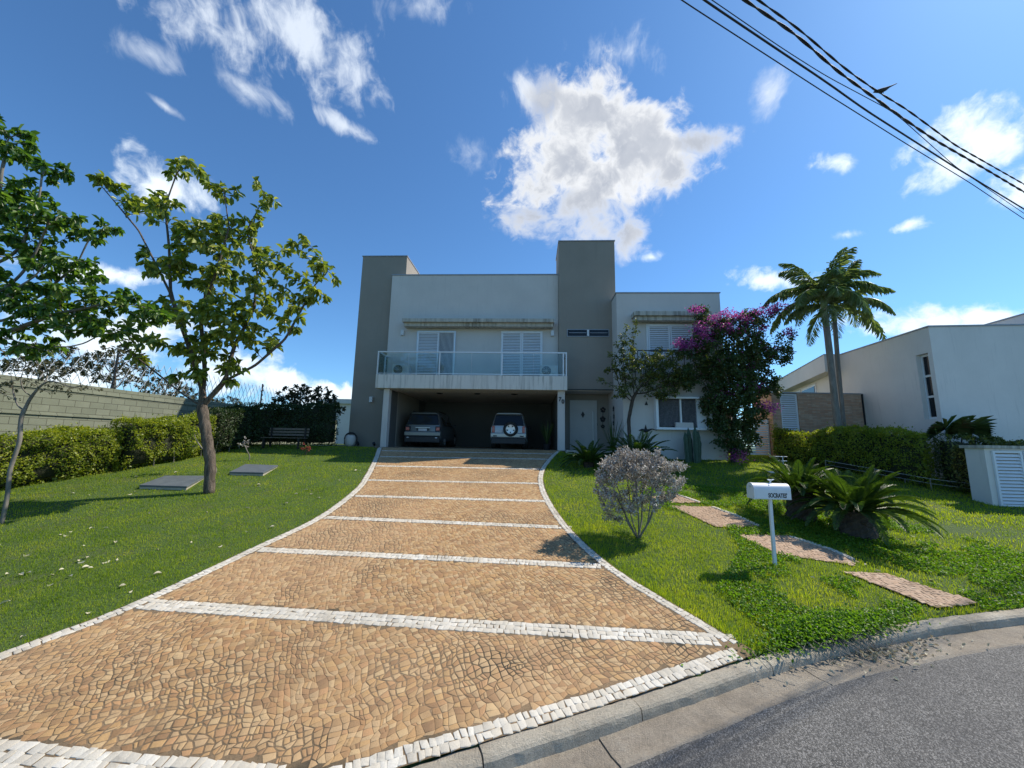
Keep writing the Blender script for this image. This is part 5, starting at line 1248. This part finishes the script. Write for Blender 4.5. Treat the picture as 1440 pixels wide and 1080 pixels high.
# neighbouring roof glimpsed between tower and shrub
nr_ = empty('distant_house', (-11.5, 30, 2.2), 0, 'distant pale house roof glimpsed between the shrub and the taupe tower', 'house')
MB().box(-3.2, 1.5, 0, 5, 0, 3.1).build('wall', M['neigh'], nr_); MB().box(-3.5, 1.8, -.3, 5.3, 3.101, 3.45).build('roof', M['neigh_bright'], nr_)

# white louvred cabinet
cb_ = empty('louvred_cabinet', (12.45, 10.25, gz(12.6, 10.25)-.05), R(-6), 'white utility cabinet with louvred doors at the right edge of the lawn', 'cabinet')
MB().box(0, 2.3, .06, .55, 0, 1.52).build('cabinet_body', M['neigh'], cb_)
MB().box(-.06, 2.36, -.02, .62, 1.522, 1.60).build('top_slab', M['ledge'], cb_)
for i in range(3): louvre(.14+i*.72, .14+i*.72+.68, .06, 1.46, .055, 'door', .085, .05, 'shutter', cb_)
# fan palm leaves behind the hedge
t = empty('fan_palm', (14.05, 12.3, gz(14.05, 12.3)), 0, 'dark arching fan leaf plant behind the hedge below the slit window', 'palm')
mb = MB()
for s, (ex, ez) in enumerate(((-1.05, 2.0), (.75, 1.95))):
    top = Vector((ex*.3, 0, 1.75)); mb.tube([(0, 0, 0), (ex*.1, 0, 1.0), top], .02, 6)
mb.build('stalks', M['trunk_dark'], t)
P, A_, N_ = [], [], []
for ex in (-.32, .26):
    for k_ in range(26):
        a_ = R(-20+220*k_/25); P.append((ex, 0, 1.72)); A_.append((math.cos(a_)*1.0, -.25, math.sin(a_)*.38-.12)); N_.append((0, -.5, 1))
leaves('leaves', P, A_, N_, .78, .10, M['crapeleaf'], t, droop=.25)
# white iron garden ornament by the hedge
c_ = Vector((9.55, 13.9, gz(9.55, 13.9)))
t = empty('iron_garden_stand', c_, 0, 'small white iron stand on the grass in front of the light green hedge', 'garden stand')
MB().tube([(-.22, 0, .48), (.22, 0, .48)], .012, 6).tube([(-.2, 0, .33), (.2, 0, .33)], .012, 6).tube([(-.22, 0, .48), (-.25, .2, .45)], .012, 6).build('top_rails', M['white'], t)
MB().tube([(.06, 0, .48), (.06, 0, .05)], .013, 6).tube([(-.05, 0, 0), (.06, 0, .14), (.17, 0, 0)], .012, 6).tube([(.06, -.1, 0), (.06, 0, .14), (.06, .1, 0)], .012, 6).build('legs', M['white'], t)
t = tag(put(MB().box(8.7, 9.35, 13.3, 13.7, gz(9, 13.5), gz(9, 13.5)+.05).build('stone_slab', M['whitestone'], bev=.02), (9, 13.5, gz(9, 13.5))), 'pale flat stone lying on the grass beside the white iron stand', 'stone')
# low white wire fence along the hedge foot
f_ = empty('low_wire_fence', (12.2, 12.4, gz(12.2, 12.4)), 0, 'low white wire fence along the foot of the neighbour hedge', 'fence')
fl = [(11.35, 14.2), (11.9, 12.9), (12.45, 11.75), (13.2, 11.15), (14.1, 10.85)]
fo = Vector(f_.location)
for x, y in fl: MB().tube([Vector((x, y, gz(x, y)))-fo, Vector((x, y, gz(x, y)+.34))-fo], .014, 6).build('post', M['trunk_grey'], f_)
MB().tube([Vector((x, y, gz(x, y)+.32))-fo for x, y in fl], .004, 4).tube([Vector((x, y, gz(x, y)+.18))-fo for x, y in fl], .003, 4).build('wires', M['white'], f_)

# ------------------------------------------------------------------ mailbox
mx_, my_ = 4.43, 6.81; mz = gz(mx_, my_)
t = empty('mailbox', (mx_, my_, mz), R(-4), 'white metal mailbox on a slim white post lettered SOCRATES on the right lawn', 'mailbox'); t.scale = (.93, .93, .96)
MB().box(-.025, .025, -.025, .025, -.05, 1.14).build('post', M['white'], t)
mb = MB(); prof = [(-.12, 1.14), (.12, 1.14), (.12, 1.30)]+[(.12*math.cos(a_), 1.30+.11*math.sin(a_)) for a_ in np.linspace(0, PI, 13)[1:-1]]+[(-.12, 1.30)]
k_ = len(prof); vs = [(x_, y_, z_) for x_ in (-.31, .31) for y_, z_ in prof]
mb.add(vs, [tuple(range(k_)), tuple(range(k_, 2*k_))[::-1]]+[(i, k_+i, k_+(i+1) % k_, (i+1) % k_) for i in range(k_)]); box_ = mb.build('mail_compartment', M['white'], t, .006)
mb = MB(); prof2 = [(y_*1.06, 1.14+(z_-1.14)*1.03-.003) for y_, z_ in prof]; vs = [(x_, y_, z_) for x_ in (-.335, -.312) for y_, z_ in prof2]
mb.add(vs, [tuple(range(k_)), tuple(range(k_, 2*k_))[::-1]]+[(i, k_+i, k_+(i+1) % k_, (i+1) % k_) for i in range(k_)]); mb.build('door', M['white'], t)
MB().box(-.311, .311, -.1225, -.1205, 1.150, 1.156).build('seam', M['lamp'], t)
MB().box(-.34, -.31, -.03, .03, 1.33, 1.36).build('latch', M['alu'], t)
text_obj("SOCRATES'", .105, M['dark'], t, (.075, -.1215, 1.205), (PI/2, 0, 0), 'lettering', .0015, .62, .003)
MB().tube([(.02, 0, 1.41), (.04, 0, 1.45)], .012, 6).tube([(-.02, 0, 1.47), (.03, 0, 1.455), (.10, 0, 1.475)], [.006, .02, .006], 6).tube([(.03, -.05, 1.47), (.03, 0, 1.46), (.03, .05, 1.47)], .008, 5).build('bird_figure', M['white'], t)
# dark inspection slabs in the left lawn
def slab(px, label, w_, d_, rz):
    ps = [gnd(*q) for q in px]; cx_ = sum(p_[0] for p_ in ps)/4; cy_ = sum(p_[1] for p_ in ps)/4
    t = empty('inspection_slab', (cx_, cy_, gz(cx_, cy_)), 0, label, 'slab', 'dark slabs lying in the left lawn')
    rel = [(p_[0]-cx_, p_[1]-cy_) for p_ in ps]; ar = sum(rel[i][0]*rel[(i+1) % 4][1]-rel[(i+1) % 4][0]*rel[i][1] for i in range(4))
    if ar < 0: rel = rel[::-1]
    rim = [(x*.98, y*.98) for x, y in rel]
    z0 = gz(cx_, cy_)
    def sl_(P, h0, h1):
        k_ = len(P); vs = [(x, y, gz(cx_+x, cy_+y)*.75+z0*.25-z0+h0) for x, y in P]+[(x, y, gz(cx_+x, cy_+y)*.75+z0*.25-z0+h1) for x, y in P]
        return MB().add(vs, [tuple(range(k_))[::-1], tuple(range(k_, 2*k_))]+[(i, (i+1) % k_, k_+(i+1) % k_, k_+i) for i in range(k_)])
    sl_(rim, -.12, .035).build('concrete_rim', M['fascia'], t); sl_(rel, .036, .085).build('lid', M['slate'], t, .008)
slab([(195, 687), (262, 689), (290, 671), (232, 671)], 'larger dark flat slab in the lawn left of the leaning tree trunk', 1, 1, 0)
slab([(322, 668), (370, 669), (391, 656), (345, 654)], 'smaller dark flat slab in the lawn right of the leaning tree trunk', 1, 1, 0)
# bench
bx = at(400, 620, 16.2); z0 = gz(bx.x, 16.2)
t = empty('garden_bench', (bx.x, 16.2, z0), R(-2), 'slatted wooden bench in deep shade against the dark hedge', 'bench')
mb = MB()
for i in range(4): mb.box(-.85, .85, -.25+i*.12, -.16+i*.12, .42, .445)
mb.build('seat', M['wood'], t); mb = MB()
for i in range(3): mb.box(-.85, .85, .235+.02*i, .26+.02*i, .52+i*.12, .60+i*.12)
mb.build('backrest', M['wood'], t)
for s in (-.72, .72):
    MB().box(s-.03, s+.03, -.24, -.18, 0, .419).build('leg', M['dark'], t); MB().box(s-.03, s+.03, .20, .234, 0, .86).build('leg', M['dark'], t)

# ------------------------------------------------------------------ overhead cables and bird
wp0 = Vector((2.07, 3.5, 0)); wpd = Vector((10-2.07, 3.5, 0)).normalized(); wpn = Vector((-wpd.y, wpd.x, 0))
def onplane(px, py, o_=0.0):
    r_ = ray(px, py); c0 = Vector((0, 0, ZC)); t_ = (wp0+wpn*o_-c0).dot(wpn)/r_.dot(wpn); return c0+r_*t_
def cable(label, pts, r_, off_, twist=0, grp='overhead cables above the street'):
    P = [onplane(px, py, off_) for px, py in pts]; P = [P[0]+(P[0]-P[1]).normalized()*7+Vector((0, 0, .3))]+P+[P[-1]+(P[-1]-P[-2]).normalized()*10]
    # dense smooth polyline
    T = [0]
    for i in range(1, len(P)): T.append(T[-1]+(P[i]-P[i-1]).length)
    tt = np.arange(0, T[-1], .05); Q = np.stack([np.interp(tt, T, [p_[j] for p_ in P]) for j in range(3)], 1)
    k_ = 13; Qp = np.pad(Q, ((k_//2, k_//2), (0, 0)), 'edge'); Q = np.stack([np.convolve(Qp[:, j], np.ones(k_)/k_, 'valid') for j in range(3)], 1)
    mb = MB()
    if twist:
        for s in range(twist):
            a_ = tt*8+s*2*PI/twist; W_ = Q+np.stack([np.cos(a_)*wpn.x, np.cos(a_)*wpn.y, np.sin(a_)], 1)*r_*.9; mb.tube(W_, r_, 5)
    else: mb.tube(Q, r_, 6)
    t = mb.build('overhead_cable', M['cable']); put(t, tuple(Q[0])); tag(t, label, 'cable', grp); return t
cable('thinnest and lowest overhead cable, ending furthest down at the right edge', [(958, 0), (1160, 130.5), (1274, 202), (1364, 257), (1440, 308)], .006, .0)
cable('smooth medium overhead cable just above the lowest thin one', [(990, 0), (1100, 74), (1160, 114), (1216, 154), (1338, 232), (1440, 294)], .011, .05)
cable('fine slack overhead wire crossing between the medium cable and the twisted pair', [(1100, 68), (1160, 106), (1250, 154), (1262, 162), (1343, 234), (1440, 300)], .005, .1)
cable('thickest twisted overhead cable running below the perched bird', [(1047, 0), (1120, 49), (1175, 98), (1258, 158), (1313, 196), (1386, 238), (1440, 270)], .010, .15, 2)
cable('uppermost twisted overhead cable with a bird perched on it', [(1066, 0), (1120, 38), (1190, 98), (1235, 129.5), (1274, 153), (1343, 204), (1440, 259)], .0075, .2, 2)
bp = onplane(1240, 131, .2)
bdir = Vector((.97, -.2, 0))
t = put(MB().tube([bp+bdir*a_+Vector((0, 0, b_)) for a_, b_ in ((-.115, .035), (-.085, .045), (-.05, .045), (.0, .045), (.06, .065), (.12, .095), (.22, .135))], [.004, .020, .026, .036, .028, .012, .005], 10)
    .tube([bp+Vector((0, 0, .03)), bp+Vector((0, 0, -.005))], .005, 5).tube([bp+bdir*.02+Vector((0, 0, .03)), bp+bdir*.02-Vector((0, 0, .005))], .005, 5).build('perched_bird', M['bird'], smooth=True), tuple(bp))
tag(t, 'dark bird perched on the uppermost overhead cable, tail raised', 'bird')

# ------------------------------------------------------------------ grass, ground cover, leaves
def lawn_mask(x, y):
    m_ = (y > kerb(x)+.175) & ~in_drive(x, y, -.01) & (y < 17.6)
    for P in PW: m_ &= ~in_poly(x, y, [( (px_-sum(q[0] for q in P)/len(P))*.96+sum(q[0] for q in P)/len(P), (py_-sum(q[1] for q in P)/len(P))*.93+sum(q[1] for q in P)/len(P)) for px_, py_ in P])
    m_ &= ~((x > -8.2+2.3) & (x < 2.3+6.3) & (y > 16.6)) & ~((x > 4.6) & (x < 8.5) & (y > 15.5))
    m_ &= (x > -13.6+.0*y) & (x < 17)
    for (px_) in ([(195, 687), (262, 689), (290, 671), (232, 671)], [(322, 668), (370, 669), (391, 656), (345, 654)]): m_ &= ~in_poly(x, y, [gnd(*q) for q in px_])
    return m_
def scatter(x0, x1, y0, y1, dens, fn):
    n_ = int((x1-x0)*(y1-y0)*dens); x = rng.uniform(x0, x1, n_); y = rng.uniform(y0, y1, n_); k_ = fn(x, y); return x[k_], y[k_]
X, Y, SC = [], [], []
for x0, x1, y0, y1 in ((-14, -4, 2, 17.6), (1, 17, 4.4, 17)):
    for d0, d1, dens in ((0, 6.5, 5200), (6.5, 9, 3000), (9, 12, 1500), (12, 30, 750)):
        def fn(x, y, d0=d0, d1=d1):
            d = np.hypot(x, y); return (d >= d0) & (d < d1) & lawn_mask(x, y) & (np.abs(x)/np.maximum(y, .1) < 1.55)
        x, y = scatter(x0, x1, y0, y1, dens, fn); X.append(x); Y.append(y); SC.append(np.full(len(x), max(1, (d0+d1)/2/6.5 if d1 < 30 else 2.3)))
X = np.concatenate(X); Y = np.concatenate(Y); SC = np.concatenate(SC)
bare = vnoise(X, Y, .9, 21)*.6+vnoise(X, Y, 3.1, 22)*.4
dry = np.exp(-(((X-9.5)/1.8)**2+((Y-8.6)/.45)**2)) + np.exp(-(((X-11.2)/1.2)**2+((Y-7.9)/.4)**2))
k_ = (rng.uniform(0, 1, len(X)) < np.clip(1.5-1.2*np.clip(bare-.35, 0, 1)-dry*1.3, 0.05, 1)); X, Y, SC = X[k_], Y[k_], SC[k_]
hgt = np.where(X < 0, .032, .044)*(.55+.5*vnoise(X, Y, 1.6, 23)+.7*vnoise(X, Y, 7.0, 24)**1.5)*rng.uniform(.6, 1.35, len(X))*(1+.15*(SC-1))
edge = np.clip(1-np.abs(X-xr(Y))/.35, 0, 1)*(X > 0); hgt *= 1+.5*edge
th = rng.uniform(0, 2*PI, len(X)); ln = rng.uniform(.1, .75, len(X)); wd_ = .0042*SC*rng.uniform(.8, 1.3, len(X))
Z = ground(X, Y)-.003; dxy = np.stack([np.cos(th), np.sin(th)], 1); ph = rng.uniform(0, 2*PI, len(X)); sxy = np.stack([np.cos(ph), np.sin(ph)], 1)
P0 = np.stack([X, Y, Z], 1); s3 = np.concatenate([sxy*wd_[:, None]*.5, np.zeros((len(X), 1))], 1)
mid = P0+np.concatenate([dxy*(hgt*ln*.35)[:, None], (hgt*.6)[:, None]], 1); tip = P0+np.concatenate([dxy*(hgt*ln)[:, None], (hgt*(1-.25*ln))[:, None]], 1)
V = np.stack([P0-s3, P0+s3, mid+s3*.8, tip, mid-s3*.8], 1).reshape(-1, 3)
b_ = (np.arange(len(X))*5)[:, None, None]
Fq = np.concatenate([b_+np.array([[0, 1, 2, 4]])[None]], 1).reshape(-1, 4)
Ft = (np.arange(len(X))*5)[:, None]+np.array([[4, 2, 3]])
me = bpy.data.meshes.new('grass'); me.vertices.add(len(V)); me.vertices.foreach_set('co', V.astype(np.float32).ravel())
lv = np.concatenate([Fq.ravel(), Ft.ravel()]).astype(np.int32); me.loops.add(len(lv)); me.loops.foreach_set('vertex_index', lv)
me.polygons.add(len(Fq)+len(Ft)); me.polygons.foreach_set('loop_start', np.concatenate([np.arange(len(Fq))*4, len(Fq)*4+np.arange(len(Ft))*3]).astype(np.int32))
me.update(calc_edges=True); me.materials.append(M['grass'])
g_ = bpy.data.objects.new('grass', me); C.objects.link(g_); tag(g_, 'green mown lawn grass on both sides of the driveway', 'grass', kind='stuff')
print('blades', len(X))
# ground cover of small rounded leaves around the stepping stones and kerb
def cov(x, y):
    zone = in_poly(x, y, [(3.2, 4.9), (9.5, 5.7), (9.8, 7.2), (8.6, 9.0), (6.2, 11.5), (3.9, 11.8), (3.2, 10.2), (4.6, 8.6), (4.2, 7.4), (3.0, 6.0)])
    return lawn_mask(x, y) & zone & (vnoise(x, y, 1.1, 31)*.6+vnoise(x, y, 3.3, 32)*.4 > .40)
x, y = scatter(3, 10, 4.8, 12, 1900, cov)
x2 = rng.normal(4.0, .48, 5200); y2 = kerb(x2)+rng.normal(.22, .10, 5200); z2 = plane(np.maximum(y2, kerb(x2)+.02))+.05*np.exp(-((x2-3.95)/.7)**2)+rng.uniform(0, .07, 5200)+np.where(y2 < kerb(x2), (y2-kerb(x2))*.75, 0)
k2 = (y2 > kerb(x2)-.05); x2, y2, z2 = x2[k2], y2[k2], z2[k2]
z = np.concatenate([ground(x, y)+rng.uniform(.015, .06, len(x)), z2]); x = np.concatenate([x, x2]); y = np.concatenate([y, y2])
o_ = tag(leaves('ground_cover', np.stack([x, y, z], 1), rdir(len(x), .2), rdir(len(x), 2.2), .034*rng.uniform(.6, 1.4, len(x)), .028, M['cover'], simple=False, fold=.15), 'low leafy ground cover spreading around the stepping stones and over the kerb', 'ground cover', kind='stuff')
# runners hanging over the kerb
mb = MB()
for i in range(60):
    x = random.gauss(3.95, .45); k0 = float(kerb(x)); z0 = float(plane(k0+.2))
    mb.tube([(x, k0+.22, z0+.02), (x+random.uniform(-.1, .1), k0+.05, z0+.05), (x+random.uniform(-.2, .2), k0-.05-random.random()*.12, z0-.03-random.random()*.06)], .003, 4)
tag(mb.build('dry_runners', M['trunk_grey']), 'dry tangled runners hanging over the broken kerb', 'debris', kind='stuff')
# dry litter along the gutter
x = np.concatenate([rng.normal(4.45, .4, 150), rng.uniform(2.8, 8, 25)]); y = kerb(x)-np.abs(rng.normal(.10, .13, len(x)))
z = street(x)+.02+rng.uniform(0, .015, len(x)); z = np.where(y < kerb(x)-.4, z+.0, z)
tag(leaves('leaf_litter', np.stack([x, y, z], 1), rdir(len(x)), rdir(len(x), 2.5), .05*rng.uniform(.4, 1.3, len(x)), .028, M['dryleaf'], fold=.35, droop=.4), 'brown dry leaf litter gathered in the gutter', 'leaf litter', kind='stuff')
# single fallen leaves on the left lawn
r_ = random.Random(4); first = None; cnt = 0
while cnt < 84:
    if cnt < 66: x = r_.uniform(-11.5, -4.6); y = r_.uniform(4.6, 13)
    else: x = r_.uniform(3.0, 8.5); y = r_.uniform(5.3, 9)
    if cnt < 66 and r_.random() < .45: x = r_.gauss(-6.9, .8); y = r_.gauss(6.0, .7)
    if not bool(lawn_mask(np.array([x]), np.array([y]))[0]): continue
    s = r_.uniform(.4, .9)
    if first is None:
        L_ = .105; V = []
        for i in range(6):
            f_ = i/5; w_ = .035*math.sin(PI*min(.97, f_*.9+.06)); zc = .012*math.sin(PI*f_)+.0
            V += [(f_*L_-L_/2, -w_, zc+.012+w_*.4), (f_*L_-L_/2, 0, zc), (f_*L_-L_/2, w_, zc+.012+w_*.4)]
        Fc = [(3*i+j, 3*i+j+1, 3*i+j+4, 3*i+j+3) for i in range(5) for j in range(2)]
        o_ = mesh_obj('fallen_leaf', np.array(V), Fc, M['dryleaf']); first = o_
    else: o_ = first.copy(); C.objects.link(o_)
    o_.location = (x, y, gz(x, y)+.022); o_.rotation_euler = (r_.uniform(-.4, .4)+(PI if r_.random() < .4 else 0), r_.uniform(-.3, .3), r_.uniform(0, 2*PI)); o_.scale = (s, s, s)
    tag(o_, 'pale dry leaf fallen on the %s lawn' % ('left' if x < 0 else 'right'), 'fallen leaf', 'dry leaves fallen on the %s lawn' % ('left' if x < 0 else 'right')); cnt += 1
